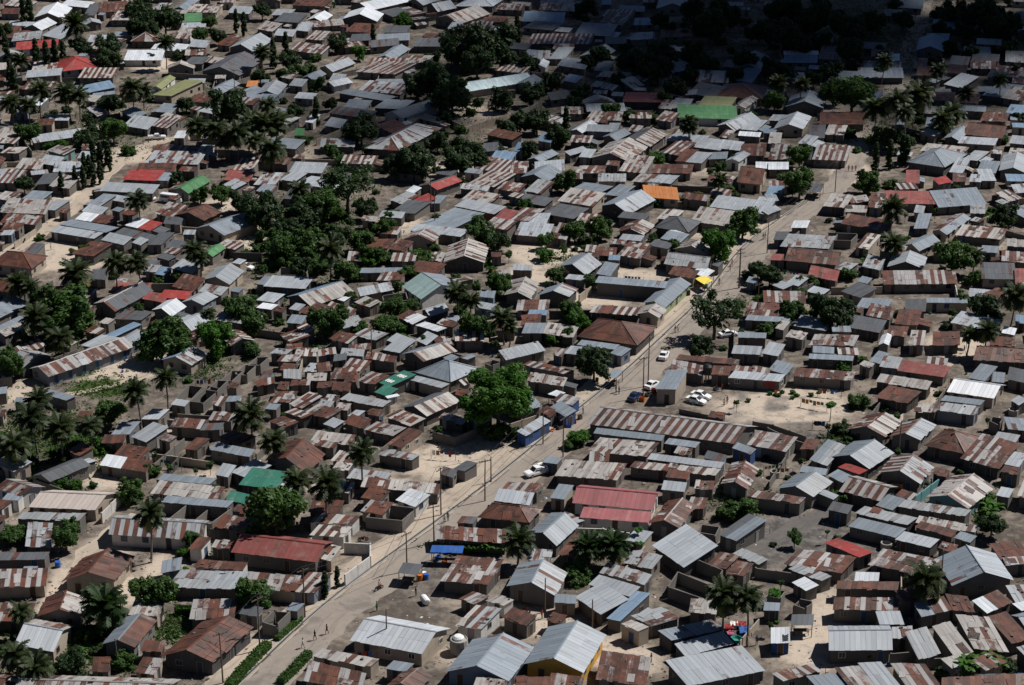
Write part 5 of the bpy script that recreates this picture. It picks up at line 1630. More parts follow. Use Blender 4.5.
def litter():
    R = random.Random(18); mb = MB(); tot = 0
    while tot < 2600:
        x, y = R.uniform(-20, 1044), 685*(R.random()**.7) + 5; p = at(x, y)
        if any(inside(p, h['poly']) for h in HOUSES if (h['ctr']-p).length < 25): continue
        if min((q-p).length for q in RQ[::3]) < 4: continue
        tot += 1; s = R.uniform(.06, .22); c = Vector((p.x, p.y, .05)); a = R.uniform(0, 3); x_ = Vector((cos(a), sin(a), R.uniform(-.3, .3)))*s; y_ = Vector((-sin(a), cos(a), R.uniform(-.3, .3)))*s*R.uniform(.4, 1)
        mb.m = R.choice((0, 0, 1, 1, 2, 3, 4)); mb.add([c-x_-y_, c+x_-y_, c+x_+y_*.7, c-x_+y_], [(0, 1, 2, 3)])
    o = link('litter', mb.mesh('litter', [WALL['d'], WOOD, WALL['w'], BLUEP_, WALL['y']])); o['kind'] = 'stuff'; o['label'] = 'paper, plastic and dry leaf litter on the ground'; o['category'] = 'litter'
BLUEP_ = simple('faded_plastic', (.08, .15, .25))
litter()
def rubble():
    R = random.Random(8); mb = MB(); tot = 0
    while tot < 6500:
        x, y = R.uniform(-20, 1044), 685*(R.random()**.8) + 5; p = at(x, y)
        if any(inside(p, h['poly']) for h in HOUSES if (h['ctr']-p).length < 25): continue
        if min((q-p).length for q in RQ[::3]) < 8 or is_open(p): continue
        if not any((h['ctr']-p).length < max(h['L'], h['D'])*.62+.3 for h in HOUSES): continue
        tot += 1; s = R.uniform(.05, .16); M = Matrix.Translation((p.x, p.y, 0)) @ Matrix.Rotation(R.uniform(0, 3), 4, 'Z') @ Matrix.Rotation(R.uniform(-.4, .4), 4, 'X')
        mb.m = R.choice((0, 0, 0, 1, 1, 2, 3)); mb.box(-s*R.uniform(.8, 2), -s, -.05, s, s*.7, s*R.uniform(.3, 1.2), M)
    o = link('rubble', mb.mesh('rubble', [WALL['c'], WOOD, ROOF['o'], ROOF['q']])); o['kind'] = 'stuff'; o['label'] = 'scattered blocks, planks and scrap between the houses'; o['category'] = 'rubble'
rubble()

# ------------------------------------------------------------------ compound walls
def cwall(o, pts, code='c', h=2.0, lab=None):
    ox, oy, s = o; P = [at(ox+x/s, oy+y/s, h) for x, y in pts]; c0 = P[0]; mb = MB(); R = random.Random(int(c0.x*7))
    for a, b in zip(P, P[1:]):
        n = max(1, int((b-a).length/3)); d = (b-a).normalized(); nn = Vector((-d.y, d.x))*.09
        for i in range(n):
            p, q = a.lerp(b, i/n)-c0, a.lerp(b, (i+1)/n)-c0; z = h + R.uniform(-.08, .03)
            mb.add([(*(p-nn), -.05), (*(q-nn), -.05), (*(q+nn), -.05), (*(p+nn), -.05), (*(p-nn), z), (*(q-nn), z), (*(q+nn), z), (*(p+nn), z)], BOXF)
            k = d*.13; nk = Vector((-d.y, d.x))*.13
            mb.add([(*(p-nk-k), -.05), (*(p-nk+k), -.05), (*(p+nk+k), -.05), (*(p+nk-k), -.05), (*(p-nk-k), h+.08), (*(p-nk+k), h+.08), (*(p+nk+k), h+.08), (*(p+nk-k), h+.08)], BOXF)
    o_ = link('compound_wall', mb.mesh('compound_wall', WALL[code]), None, (c0.x, c0.y, 0)); mid = P[len(P)//2]
    tag(o_, 'wall', lab, 'compound walls', {'c': 'grey block', 'y': 'pale', 'w': 'whitish', 'a': 'teal', 'd': 'dark'}[code] + ' compound wall', proj(mid.x, mid.y, h))
for a in (((256, 513, 3.984), [(355, 245), (455, 172), (455, 122), (350, 117)], 'w'), ((340, 343, 6.006), [(560, 530), (690, 566), (818, 512)]), ((256, 0, 3.984), [(740, 460), (835, 505), (1000, 455)], 'y'),
          ((0, 0, 3.984), [(670, 290), (860, 300), (862, 330)]), ((0, 0, 3.984), [(70, 520), (125, 600)]), ((0, 343, 6.006), [(170, 145), (465, 35)]), ((170, 457, 6.006), [(245, 432), (420, 440)], 'd'),
          ((768, 344, 4), [(575, 620), (690, 535)], 'a'), ((768, 344, 4), [(0, 335), (110, 385), (165, 402)]), ((854, 571, 6.006), [(285, 20), (285, 170)], 'y', 1.6), ((512, 172, 3.984), [(268, 490), (315, 455)], 'y'),
          ((0, 172, 3.984), [(100, 490), (210, 430)]), ((170, 229, 6), [(380, 140), (550, 145)], 'd'), ((680, 571, 6.006), [(360, 420), (475, 285)], 'y', 1.4), ((512, 0, 3.984), [(0, 450), (120, 405)]),
          ((512, 513, 3.984), [(455, 215), (530, 130)], 'y'), ((768, 344, 4), [(640, 270), (722, 165)]), ((768, 172, 3.984), [(757, 500), (745, 440)], 'w'), ((768, 0, 3.984), [(200, 455), (390, 440)]),
          ((0, 457, 6.006), [(610, 335), (720, 225)], 'w'), ((170, 571, 6.006), [(60, 200), (350, 205)], 'd', 1.7), ((680, 343, 6.006), [(440, 470), (560, 490), (760, 560)], 'c', 1.3), ((680, 343, 6.006), [(0, 395), (240, 445)], 'c', 1.0),
          ((510, 457, 6.006), [(400, 425), (560, 430), (720, 455)], 'w', 1.3), ((854, 571, 6.006), [(430, 525), (600, 520)], 'c', 1.8), ((768, 513, 3.984), [(490, 560), (580, 552)], 'c', 2)): cwall(*a)

def autowalls(n):
    R = random.Random(91); made = 0
    for _ in range(4000):
        if made >= n: break
        h = R.choice(HOUSES)
        if h['q'][0][1] < 60 or h['typ'] in 'uk': continue
        k = R.randrange(4); a = h['poly'][k]; dr = (h['ex'], -h['ex'], h['ey'], -h['ey'])[R.randrange(4)]
        a = a + dr*.3; ln = 0; near = [o for o in HOUSES if (o['ctr']-a).length < 30]
        while ln < 11:
            q = a + dr*(ln+.6)
            if any(inside(q, o['poly']) for o in near) or min((r-q).length for r in RQ[::2]) < 8 or is_open(q): break
            ln += .6
        if ln < 2.2: continue
        b = a + dr*ln; hh = R.uniform(1.4, 2.0); z = hh; A, B = proj(a.x, a.y, z), proj(b.x, b.y, z); made += 1
        cwall((0, 0, 1), [A, B], R.choice('cccddy'), hh)
autowalls(110)
# ------------------------------------------------------------------ poles and lines
def pole(px, py, h, arms=1, thick=.13, label=None):
    p = at(px, py); root = link('utility_pole', None, None, (p.x, p.y, 0), rng.uniform(.4, 1.0))
    mb = MB(); mb.tube([(0, 0, -.2), (0, 0, h*.5), (rng.uniform(-.1, .1), 0, h)], [thick, thick*.85, thick*.65], 7); link('shaft', mb.mesh('shaft', WOOD), root)
    for i in range(arms):
        mb = MB(); z = h-.4-.9*i; mb.box(-1.1, -.06, z, 1.1, .06, z+.12)
        for x in (-1, -.5, .5, 1): mb.tube([(x, 0, z+.12), (x, 0, z+.3)], [.05, .035], 5)
        link('crossarm', mb.mesh('crossarm', WOOD), root)
    tag(root, 'pole', label, 'utility poles', 'thin wooden utility pole' if arms else 'thin bare pole', (px, py)); return (p, h)
main = [pole(*a) for a in ((223,683,8.5), (260,650,9), (305,617,8.5), (407,571,7), (441,515,9), (485,501,8), (543,444,8.5), (563,457,8), (643,397,8.5), (648,386,10.5), (739,288,9.5,2,.2), (767,253,9), (835,192,8.5))]
for a in ((434,543,7,1), (387,650,7,0), (491,482,5,0), (757,320,8.5,1), (435,230,10,0), (431,212,9,0), (372,367,9,0), (690,52,9,1), (592,640,7,0), (898,461,8,1), (940,590,7,0), (118,668,5,0), (545,612,6,0), (30,640,7,1), (235,95,8,1)): pole(*a)
def wire(a, b, n=2):
    (p, h), (q, g) = a, b; mb = MB(); d = (q-p).normalized(); s = Vector((-d.y, d.x))
    for k in ((-.7, .7) if n == 2 else (0,)):
        pts = []
        for i in range(13):
            t = i/12; c = p.lerp(q, t) + s*k - p; pts.append((c.x, c.y, h + (g-h)*t - .1 - 4*t*(1-t)*(.018*(q-p).length)))
        mb.tube(pts, [.028]*13, 4)
    o = link('power_line', mb.mesh('power_line', BLACKP), None, (p.x, p.y, 0)); m = proj(*(p.lerp(q, .5)), (h+g)/2)
    tag(o, 'wire', None, 'power lines along the road', 'pair of thin power lines', m)
for i, j in ((0, 1), (1, 2), (2, 3), (3, 4), (4, 5), (5, 6), (6, 7), (7, 8), (9, 10), (10, 11), (11, 12)): wire(main[i], main[j])

# ------------------------------------------------------------------ vehicles
def paint(name, c): return simple(name, c, .25, .5, 0, .06)
PAINT = {'white': paint('paint_white', (.80, .80, .80)), 'navy': paint('paint_navy', (.02, .035, .085)), 'grey': paint('paint_grey', (.25, .26, .28)), 'red': paint('paint_red', (.35, .03, .03))}
TYRE = simple('tyre_rubber', (.02, .02, .02), .9); RIM = simple('wheel_rim', (.45, .45, .46), .4, .5, .5); LAMP = simple('lamp_glass', (.75, .74, .70), .2, .5); TAIL = simple('tail_glass', (.4, .02, .02), .2)
def wheel_meshes():
    a = MB(); b = MB(); n = 14
    for mb, ro, ri, w in ((a, .32, .2, .1), (b, .2, .03, .105)):
        V = []; F = []
        for k in range(n):
            t = 2*pi*k/n
            for r, y in ((ro, -w), (ro, w), (ri, w), (ri, -w)): V.append((cos(t)*r, y, sin(t)*r))
        for k in range(n):
            for q in range(4): F.append((k*4+q, k*4+(q+1) % 4, ((k+1) % n)*4+(q+1) % 4, ((k+1) % n)*4+q))
        mb.add(V, F)
    return a.mesh('tyre', TYRE), b.mesh('rim', RIM)
TYREM, RIMM = wheel_meshes()
def loft(secs):
    """secs: (x, half width, z bottom, z top) closed hull"""
    V = []; F = []
    for x, w, z0, z1 in secs: V += [(x, -w, z0), (x, w, z0), (x, w*.98, z0+(z1-z0)*.55), (x, w*.86, z1), (x, -w*.86, z1), (x, -w*.98, z0+(z1-z0)*.55)]
    for i in range(len(secs)-1):
        for k in range(6): F.append((i*6+k, i*6+(k+1) % 6, (i+1)*6+(k+1) % 6, (i+1)*6+k))
    F += [tuple(range(5, -1, -1)), tuple(range((len(secs)-1)*6, len(secs)*6))]
    return V, F
def vehicle(px, py, ang, kind, pnt, label, name='car', cat='car'):
    p = at(px, py, .5); root = link(name, None, None, (p.x, p.y, 0), ang); tag(root, cat, label, None, None, (px, py))
    mb = MB(); gl = MB(); P = PAINT[pnt]
    if kind == 'car':
        mb.add(*loft([(-2.1, .72, .35, .75), (-2.0, .82, .26, .92), (-1.2, .86, .24, .98), (.75, .86, .24, .95), (1.7, .84, .26, .82), (2.08, .74, .34, .66)]))
        mb.add(*loft([(-1.35, .70, .95, 1.02), (-.85, .70, .95, 1.42), (.25, .70, .95, 1.44), (.95, .72, .92, .97)]))
        for sg in (-1, 1): gl.add([(-1.15, sg*.735, 1.0), (.75, sg*.735, .98), (.25, sg*.665, 1.37), (-.8, sg*.665, 1.37)], [(0, 1, 2, 3)])
        gl.add([(.97, -.62, .985), (.97, .62, .985), (.32, .56, 1.435), (.32, -.56, 1.435)], [(0, 1, 2, 3)]); gl.add([(-1.36, -.6, 1.04), (-1.36, .6, 1.04), (-.9, .55, 1.43), (-.9, -.55, 1.43)], [(0, 1, 2, 3)])
        wx = (-1.3, 1.3); wy = .78; front = 2.06; fz = .62
    elif kind == 'bus':
        mb.add(*loft([(-2.9, .85, .35, 2.1), (-2.75, .95, .3, 2.28), (1.7, .95, .3, 2.28), (2.3, .93, .32, 1.3), (2.75, .85, .35, 1.05)]))
        for sg in (-1, 1): gl.add([(-2.5, sg*.957, 1.35), (1.6, sg*.957, 1.35), (1.55, sg*.90, 1.9), (-2.5, sg*.90, 1.9)], [(0, 1, 2, 3)])
        gl.add([(2.33, -.75, 1.32), (2.33, .75, 1.32), (1.75, .75, 2.2), (1.75, -.75, 2.2)], [(0, 1, 2, 3)]); wx = (-1.8, 1.8); wy = .86; front = 2.74; fz = .75
    else:  # pickup
        mb.add(*loft([(-2.5, .84, .45, .95), (-2.4, .88, .4, 1.0), (-.4, .88, .4, 1.0), (1.3, .88, .4, 1.02), (2.3, .85, .42, .95), (2.5, .78, .5, .8)]))
        mb.add(*loft([(-.6, .76, 1.0, 1.62), (.5, .76, 1.0, 1.64), (1.1, .78, .98, 1.04)])); 
        for y in (-.86, .80): mb.box(-2.45, y, 1.0, -.6, y+.06, 1.25)
        mb.box(-2.5, -.8, 1.0, -2.44, .8, 1.25)
        for sg in (-1, 1): gl.add([(-.5, sg*.775, 1.08), (.85, sg*.775, 1.08), (.45, sg*.70, 1.56), (-.5, sg*.70, 1.56)], [(0, 1, 2, 3)])
        gl.add([(1.12, -.66, 1.05), (1.12, .66, 1.05), (.56, .6, 1.62), (.56, -.6, 1.62)], [(0, 1, 2, 3)]); wx = (-1.5, 1.5); wy = .8; front = 2.47; fz = .78
    link('body', mb.mesh('body', P), root); link('glass', gl.mesh('glass', PANE), root)
    for x in wx:
        for sg in (-1, 1):
            w = link('wheel', TYREM, root, (x, sg*wy, .32)); link('rim', RIMM, w)
    for sg in (-1, 1):
        h = MB(); h.box(front-.06, sg*.55-.14, fz-.08, front+.03, sg*.55+.14, fz+.08); link('headlight', h.mesh('headlight', LAMP), root)
        h = MB(); x = -2.9 if kind == 'bus' else (-2.52 if kind == 'pickup' else -2.1); h.box(x-.03, sg*.6-.1, fz, x+.06, sg*.6+.1, fz+.16); link('tail_light', h.mesh('tail_light', TAIL), root)
    return root
def gdir(x0, y0, x1, y1): a, b = at(x0, y0), at(x1, y1); return atan2(b.y-a.y, b.x-a.x)
vehicle(696, 400.5, gdir(690, 399, 706, 403), 'car', 'white', 'nearer of two white cars parked side by side at the sandy lot')
vehicle(701, 395.5, gdir(692, 393, 708, 397), 'car', 'white', 'farther of two white cars parked side by side at the sandy lot')
vehicle(635, 396.5, gdir(628, 402, 641, 392), 'car', 'navy', 'dark blue car standing on the road beside a utility pole')
vehicle(652.5, 385, gdir(647, 388, 660, 381), 'car', 'white', 'white car half hidden by the tall grey slab roofed shop')
vehicle(664, 355.5, gdir(661, 360, 667, 350), 'car', 'white', 'small white car driving away along the road past the shops')
vehicle(157, 137.5, gdir(150, 138, 165, 137), 'pickup', 'white', 'white pickup parked on the dirt road at upper left', 'pickup_truck', 'pickup')
vehicle(148.5, 197.5, gdir(142, 196, 156, 199), 'car', 'white', 'white car parked behind the minibus at left')
vehicle(171, 200.5, gdir(160, 199, 182, 202), 'bus', 'white', 'white minibus parked between grey roofs at left', 'minibus', 'minibus')
vehicle(728, 334, gdir(722, 335, 735, 333), 'car', 'white', 'white car under the large sparse dark roadside tree')
vehicle(554, 388.5, gdir(547, 389, 561, 388), 'car', 'grey', 'grey car in the shade under the rust striped roadside roof')
vehicle(245.5, 267, gdir(240, 266, 251, 268), 'car', 'white', 'white car in the small yard left of the trees')
vehicle(518, 5.5, gdir(512, 6, 524, 5), 'car', 'white', 'pale car at the top edge in the cloud shadow')
tr = vehicle(537, 472, gdir(546, 470, 528, 475), 'pickup', 'white', 'white truck loaded with white sacks on the road edge', 'cargo_truck', 'truck')
mb = MB(); R = random.Random(2)
for k in range(26):
    M = Matrix.Translation((R.uniform(-2.2, -.8), R.uniform(-.6, .6), 1.05+R.random()*.75)) @ Matrix.Rotation(R.uniform(0, 3), 4, 'Z') @ Matrix.Rotation(R.uniform(-.4, .4), 4, 'X'); mb.box(-.38, -.22, -.1, .38, .22, .13, M)
o = link('sack_load', mb.mesh('sack_load', WHITE), None, tr.location, tr.rotation_euler.z); tag(o, 'sacks', 'heap of white sacks on the truck at the road edge')

# ------------------------------------------------------------------ people
def person_mesh(walk, shirt, trouser, skin):
    j = [(0, 0, .93), (0, 0, 1.12), (0, 0, 1.36), (0, .01, 1.50), (0, .02, 1.60), (0, .01, 1.70)]
    e = [(0, 1), (1, 2), (2, 3), (3, 4), (4, 5)]; r = [.135, .12, .15, .055, .095, .07]
    for sg in (-1, 1):
        n = len(j); st = .22*sg*walk
        j += [(sg*.09, 0, .86), (sg*.10, st*.6, .48), (sg*.10, st*1.1-.02, .08), (sg*.10, st*1.1+.12, .04)]; r += [.095, .06, .042, .04]; e += [(0, n), (n, n+1), (n+1, n+2), (n+2, n+3)]
        m = len(j); j += [(sg*.19, 0, 1.38), (sg*.25, -st*.5, 1.12), (sg*.26, -st*.9+.05, .88), (sg*.26, -st*.95+.07, .80)]; r += [.055, .043, .034, .03]; e += [(2, m), (m, m+1), (m+1, m+2), (m+2, m+3)]
    me = bpy.data.meshes.new('person'); me.from_pydata(j, e, []); ob = bpy.data.objects.new('person_proto', me); COL.objects.link(ob)
    sm = ob.modifiers.new('s', 'SKIN'); 
    for i, v in enumerate(me.skin_vertices[0].data): v.radius = (r[i], r[i]*(.75 if i < 3 else 1)); v.use_root = (i == 0)
    su = ob.modifiers.new('u', 'SUBSURF'); su.levels = 1
    dg = bpy.context.evaluated_depsgraph_get(); out = bpy.data.meshes.new_from_object(ob.evaluated_get(dg)); bpy.data.objects.remove(ob)
    out.materials.clear()
    for m in (skin, shirt, trouser): out.materials.append(m)
    for p in out.polygons:
        c = p.center; p.material_index = 2 if (c.z < .93 and c.z > .14 and abs(c.x) < .2) else 1 if (.93 <= c.z < 1.45 and abs(c.x) < .245) else 0
    out.name = 'person'; return out
SKIN = simple('skin', (.085, .048, .032), .6, .3, 0, .1); HAIRM = simple('hair', (.012, .010, .009), .8)
CLOTH = {n: simple('cloth_'+n, c, .9, .1) for n, c in {'red': (.30, .045, .04), 'white': (.72, .71, .68), 'green': (.04, .26, .10), 'blue': (.05, .13, .36), 'dark': (.03, .03, .04), 'orange': (.55, .20, .04), 'khaki': (.26, .21, .14)}.items()}
hb = MB(); V = []; F = []
for i in range(5):
    a = i/4*pi/2
    for k in range(10): t = 2*pi*k/10; V.append((cos(t)*.108*cos(a), .012+sin(t)*.115*cos(a)-.01, 1.66+.105*sin(a)))
for i in range(4):
    for k in range(10): F.append((i*10+k, i*10+(k+1) % 10, (i+1)*10+(k+1) % 10, (i+1)*10+k))
hb.add(V, F); HAIR = hb.mesh('hair', HAIRM)
PM = {}
def person(px, py, sh, tr, walk, rz, label):
    k = (sh, tr, walk)
    if k not in PM: PM[k] = person_mesh(walk, CLOTH[sh], CLOTH[tr], SKIN)
    p = at(px, py); o = link('person', PM[k], None, (p.x, p.y, 0), rz); link('hair', HAIR, o); tag(o, 'person', label, 'people outdoors', None if label else 'person in ' + sh + ' top', (px, py))
for a in ((315, 640, 'dark', 'dark', 1, 2.5, 'person in dark clothes walking on the lower road'), (327, 634, 'red', 'dark', 1, 2.4, 'person in red top walking on the lower road'), (303, 648, 'white', 'khaki', 1, 5, 'person in white top walking on the lower road'),
          (377, 611, 'green', 'dark', 0, 1, 'person in green standing at the sooty yard edge'), (416, 596, 'dark', 'dark', 0, 2, 'dark clothed person standing beside the white tank'), (448, 521, 'dark', 'dark', 0, 0, 'dark clothed person at the foot of the roadside pole'),
          (444.5, 523, 'white', 'dark', 0, 3, 'person in white top at the foot of the roadside pole'), (616, 393, 'dark', 'dark', 0, 1, 'person in dark clothes on the verge above the blue market shop'), (619, 394, 'red', 'dark', 0, 2, 'person in red top on the verge above the blue market shop'),
          (724, 406, 'white', 'red', 0, 0, 'person in white top on the sandy lot beside the parked cars'), (727, 404, 'red', 'dark', 0, 0, None), (734, 408, 'blue', 'white', 0, 2, 'person in blue on the sandy lot'),
          (730, 271, 'red', 'dark', 1, 1, None), (732, 266, 'orange', 'dark', 1, 1, None), (719, 285, 'dark', 'dark', 1, 4, None), (763, 240, 'dark', 'khaki', 1, 1, None), (765, 239, 'blue', 'dark', 1, 1, None),
          (675, 333, 'dark', 'dark', 1, 1, None), (678, 332, 'white', 'dark', 1, 1, None), (848.5, 171, 'red', 'dark', 1, 0, 'left of three people in red on the upper road'), (852, 171.4, 'red', 'dark', 1, 0, 'middle of three people in red on the upper road'), (855.5, 171, 'red', 'red', 1, 0, 'right of three people in red on the upper road'),
          (527, 616, 'red', 'dark', 0, 1, 'person in red on the sand before the grey house'), (529.5, 619, 'dark', 'dark', 0, 1, 'person in dark clothes on the sand before the grey house'), (542, 619, 'red', 'khaki', 0, 1, None), (651, 663, 'dark', 'dark', 0, 1, None),
          (756.5, 645, 'blue', 'dark', 0, 0, None), (964, 353, 'blue', 'dark', 1, 2, None), (499, 581, 'red', 'white', 0, 1, None), (440, 556, 'orange', 'dark', 0, 1, None), (457, 555, 'blue', 'dark', 0, 2, None), (51, 250, 'white', 'dark', 0, 2, None), (700, 322, 'dark', 'dark', 1, 2, None), (575, 420, 'red', 'dark', 0, 2, None), (583, 414, 'white', 'blue', 0, 2, None), (722, 391, 'red', 'dark', 0, 2, None), (716, 392, 'dark', 'blue', 0, 1, None)): person(*a)

# ------------------------------------------------------------------ small things
def lathe(prof, n=14):
    V = []; F = []
    for r, z in prof:
        for k in range(n): t = 2*pi*k/n; V.append((cos(t)*r, sin(t)*r, z))
    for i in range(len(prof)-1):
        for k in range(n): F.append((i*n+k, i*n+(k+1) % n, (i+1)*n+(k+1) % n, (i+1)*n+k))
    return V, F
def lat(name, px, py, prof, mat, cat, label, z=0, rx=0, group=None):
    mb = MB(); mb.add(*lathe(prof)); p = at(px, py, z); o = link(name, mb.mesh(name, mat), None, (p.x, p.y, z)); o.rotation_euler = (rx, 0, .4); tag(o, cat, label, group, None, (px, py)); return o
BLACKT = simple('black_plastic', (.02, .02, .022), .5); ORANGE = simple('orange_plastic', (.6, .16, .02), .5); BLUEP = simple('blue_plastic', (.03, .12, .45), .5); TEALP = simple('teal_plastic', (.05, .30, .25), .5); PINKP = simple('pink_cloth', (.42, .12, .2), .9)
drum = lambda r, h: [(0, 0), (r, 0), (r*1.04, h*.33), (r, h*.36), (r*1.04, h*.66), (r, h*.7), (r, h), (r*.8, h), (0, h-.02)]
c = lat('cistern', 459, 652, [(1.35, 0), (1.4, 1.3), (1.32, 2.3), (1.2, 2.35), (1.2, 2.2), (0, 2.2)], CONC, 'cistern', 'round concrete cistern beside the white roofed house')
mb = MB(); mb.add(*lathe([(.85, 0), (.85, .25), (.6, .5), (0, .6)])); link('lid', mb.mesh('lid', WHITE), c, (0, .2, 2.22))
lat('oil_drum', 420, 580, drum(.45, 1.0), ORANGE, 'drum', 'orange drum beside the dark road stall'); lat('oil_drum', 426, 579, drum(.45, .95), BLUEP, 'drum', 'blue drum beside the dark road stall')
lat('oil_drum', 424, 577, drum(.4, .9), WHITE, 'drum', 'white drum beside the dark road stall')
lat('water_tank', 423, 597, [(0, 0), (.55, .05), (.6, .3), (.6, 1.6), (.45, 1.9), (0, 1.95)], WHITE, 'tank', 'white tank lying on the sooty yard', .6, pi/2)
k = lat('water_tank', 707, 383, [(0, 2.2), (.95, 2.2), (.95, 3.6), (.5, 4.0), (0, 4.05)], BLACKT, 'tank', 'black water tank on a stand beside rusty roofs')
mb = MB()
for x, y in ((-.7, -.7), (.7, -.7), (.7, .7), (-.7, .7)): mb.box(x-.08, y-.08, 0, x+.08, y+.08, 2.2)
link('stand', mb.mesh('stand', WOOD), k)
ring = [(.9, 0), (.95, 0), (.95, 1.2), (.75, 1.2), (.75, .1)]
for px, py, lb in ((886, 549, 'round concrete well ring below the long grey roof'), (952, 556, 'round concrete well ring between rusty roofs at right'), (775, 477, 'round concrete well ring on the dark ground'), (1013, 415, 'round pale tank lid beside the track at right'), (775, 467, None)):
    if lb: lat('well_ring', px, py, ring, CONC, 'well', lb)
lat('barrel', 740, 430, drum(.4, .9), BLUEP, 'drum', 'blue barrel near the dark ground below the lot'); lat('basin', 736, 641, [(0, .1), (.55, .1), (.8, .55), (.86, .55), (.6, 0), (0, 0)], TEALP, 'basin', 'teal basin in the laundry yard')
lat('barrel', 688, 295, drum(.5, 1.1), BLACKT, 'drum', 'dark barrel on the verge before the green walled wing'); lat('barrel', 58, 567, drum(.45, 1), BLUEP, 'drum', 'blue barrel beside the lane at left')
def cloth(px, py, w, d, mat, label, name='laundry'):
    mb = MB(); R = random.Random(int(px)); n = 6; V = []; w *= .75; d *= .75
    for i in range(n):
        for j in range(n): V.append(((i/(n-1)-.5)*w, (j/(n-1)-.5)*d, .45+R.uniform(0, .35)))
    F = [(i*n+j, (i+1)*n+j, (i+1)*n+j+1, i*n+j+1) for i in range(n-1) for j in range(n-1)]; mb.add(V, F)
    V2 = [(v[0], v[1], 0) for v in V]
    mb.add([V[0], V[n*(n-1)], V2[n*(n-1)], V2[0]], [(0, 1, 2, 3)]); p = at(px, py); o = link(name, mb.mesh(name, mat), None, (p.x, p.y, 0)); tag(o, 'laundry', label, 'heaps of laundry', None, (px, py))
cloth(729, 630, 1.8, 1.8, CLOTH['red'], 'red laundry heap by the wall of the laundry yard'); cloth(741, 627, 2, 2, CLOTH['red'], 'red and dark laundry nearer the two palms'); cloth(734, 627, 1.6, 2, CLOTH['white'], 'white laundry between red laundry heaps')
cloth(745, 633, 2.4, 2.6, CLOTH['blue'], 'blue and dark laundry in the laundry yard'); cloth(730, 636, 1.4, 1.4, PINKP, 'pink laundry in the laundry yard'); cloth(694, 456, 1.4, 1.4, PINKP, 'pink laundry beside the low grey shed roof')
R = random.Random(21)
def crate(px, py, mat, label=None):
    mb = MB(); w, d, h = R.uniform(.3, .6), R.uniform(.3, .5), R.uniform(.3, .8); t = .04
    mb.box(-w, -d, 0, w, d, t); mb.box(-w, -d, t, -w+t, d, h); mb.box(w-t, -d, t, w, d, h); mb.box(-w+t, -d, t, w-t, -d+t, h); mb.box(-w+t, d-t, t, w-t, d, h)
    p = at(px, py); o = link('crate', mb.mesh('crate', mat), None, (p.x, p.y, 0), R.uniform(0, 3)); tag(o, 'crate', label, 'crates of goods by the shops', {WOOD: 'wooden', BLUEP: 'blue', ORANGE: 'orange', CLOTH['red']: 'red', TEALP: 'teal'}[mat] + ' goods crate', (px, py))
for px, py, m in ((574, 423, CLOTH['red']), (569, 427, BLUEP), (552, 431, ORANGE), (560, 429, WOOD), (580, 419, WOOD), (449, 558, WOOD), (438, 560, BLUEP), (445, 562, ORANGE), (459, 559, WOOD), (632, 402, WOOD), (642, 401, ORANGE), (648, 396, WOOD), (654, 392, CLOTH['red']), (700, 292, BLUEP), (706, 288, TEALP), (597, 381, WOOD), (716, 390, WOOD), (497, 578, CLOTH['red']), (501, 576, WOOD)): crate(px, py, m)
def motorbike(px, py, rz, label):
    p = at(px, py); root = link('motorbike', None, None, (p.x, p.y, 0), rz); tag(root, 'motorbike', label, None, None, (px, py))
    mb = MB(); mb.tube([(-.6, 0, .35), (-.1, 0, .6), (.4, 0, .7), (.62, 0, .32)], [.05, .06, .05, .03], 6); mb.box(-.25, -.12, .3, .2, .12, .55); link('frame', mb.mesh('frame', BLACKT), root)
    mb = MB(); mb.add(*loft([(-.7, .1, .68, .76), (-.2, .14, .68, .78), (.1, .1, .7, .78)])); link('seat', mb.mesh('seat', BLACKT), root)
    mb = MB(); mb.add(*loft([(.05, .1, .66, .86), (.3, .15, .64, .92), (.48, .08, .7, .85)])); link('fuel_tank', mb.mesh('fuel_tank', PAINT['red']), root)
    mb = MB(); mb.tube([(.4, -.35, 1.02), (.45, 0, .98), (.4, .35, 1.02)], [.02]*3, 5); link('handlebar', mb.mesh('handlebar', STEEL), root)
    for x in (-.62, .64): w = link('wheel', TYREM, root, (x, 0, .32), 0, (1, .5, 1)); link('rim', RIMM, w)
motorbike(379, 590, .8, 'motorbike ridden along the lower road'); motorbike(363, 541, .3, 'motorbike parked outside the white walled houses'); motorbike(692, 338, .7, 'motorbike standing on the road near the sparse dark tree')
person(379.5, 589, 'white', 'dark', 0, .8, 'rider in white top on the lower road')
def washing_line(p, a, n):
    R = random.Random(int(p.x*9)); L = n*.75+.8; root = link('washing_line', None, None, (p.x, p.y, 0), a)
    for x in (-L/2, L/2): m = MB(); m.tube([(x, 0, -.1), (x, 0, 1.9)], [.05, .04], 5); link('post', m.mesh('post', WOOD), root)
    m = MB(); m.tube([(-L/2, 0, 1.85), (0, 0, 1.72), (L/2, 0, 1.85)], [.012]*3, 4); link('cord', m.mesh('cord', BLACKP), root)
    for i in range(n):
        x = -L/2+.5+i*.75; w, h = R.uniform(.25, .34), R.uniform(.5, 1.1); m = MB(); V = []
        for q in range(4):
            for t in range(3): V.append((x+(t-1)*w, .03*R.uniform(-1, 1)*q, 1.76-h*q/3))
        m.add(V, [(q*3+t, q*3+t+1, q*3+t+4, q*3+t+3) for q in range(3) for t in range(2)]); link('cloth', m.mesh('cloth', R.choice(list(CLOTH.values()))), root)
    q = proj(p.x, p.y, 1.2); tag(root, 'washing line', None, 'washing lines in the yards', 'washing line hung with ' + ('many' if n > 4 else 'a few') + ' clothes', q)
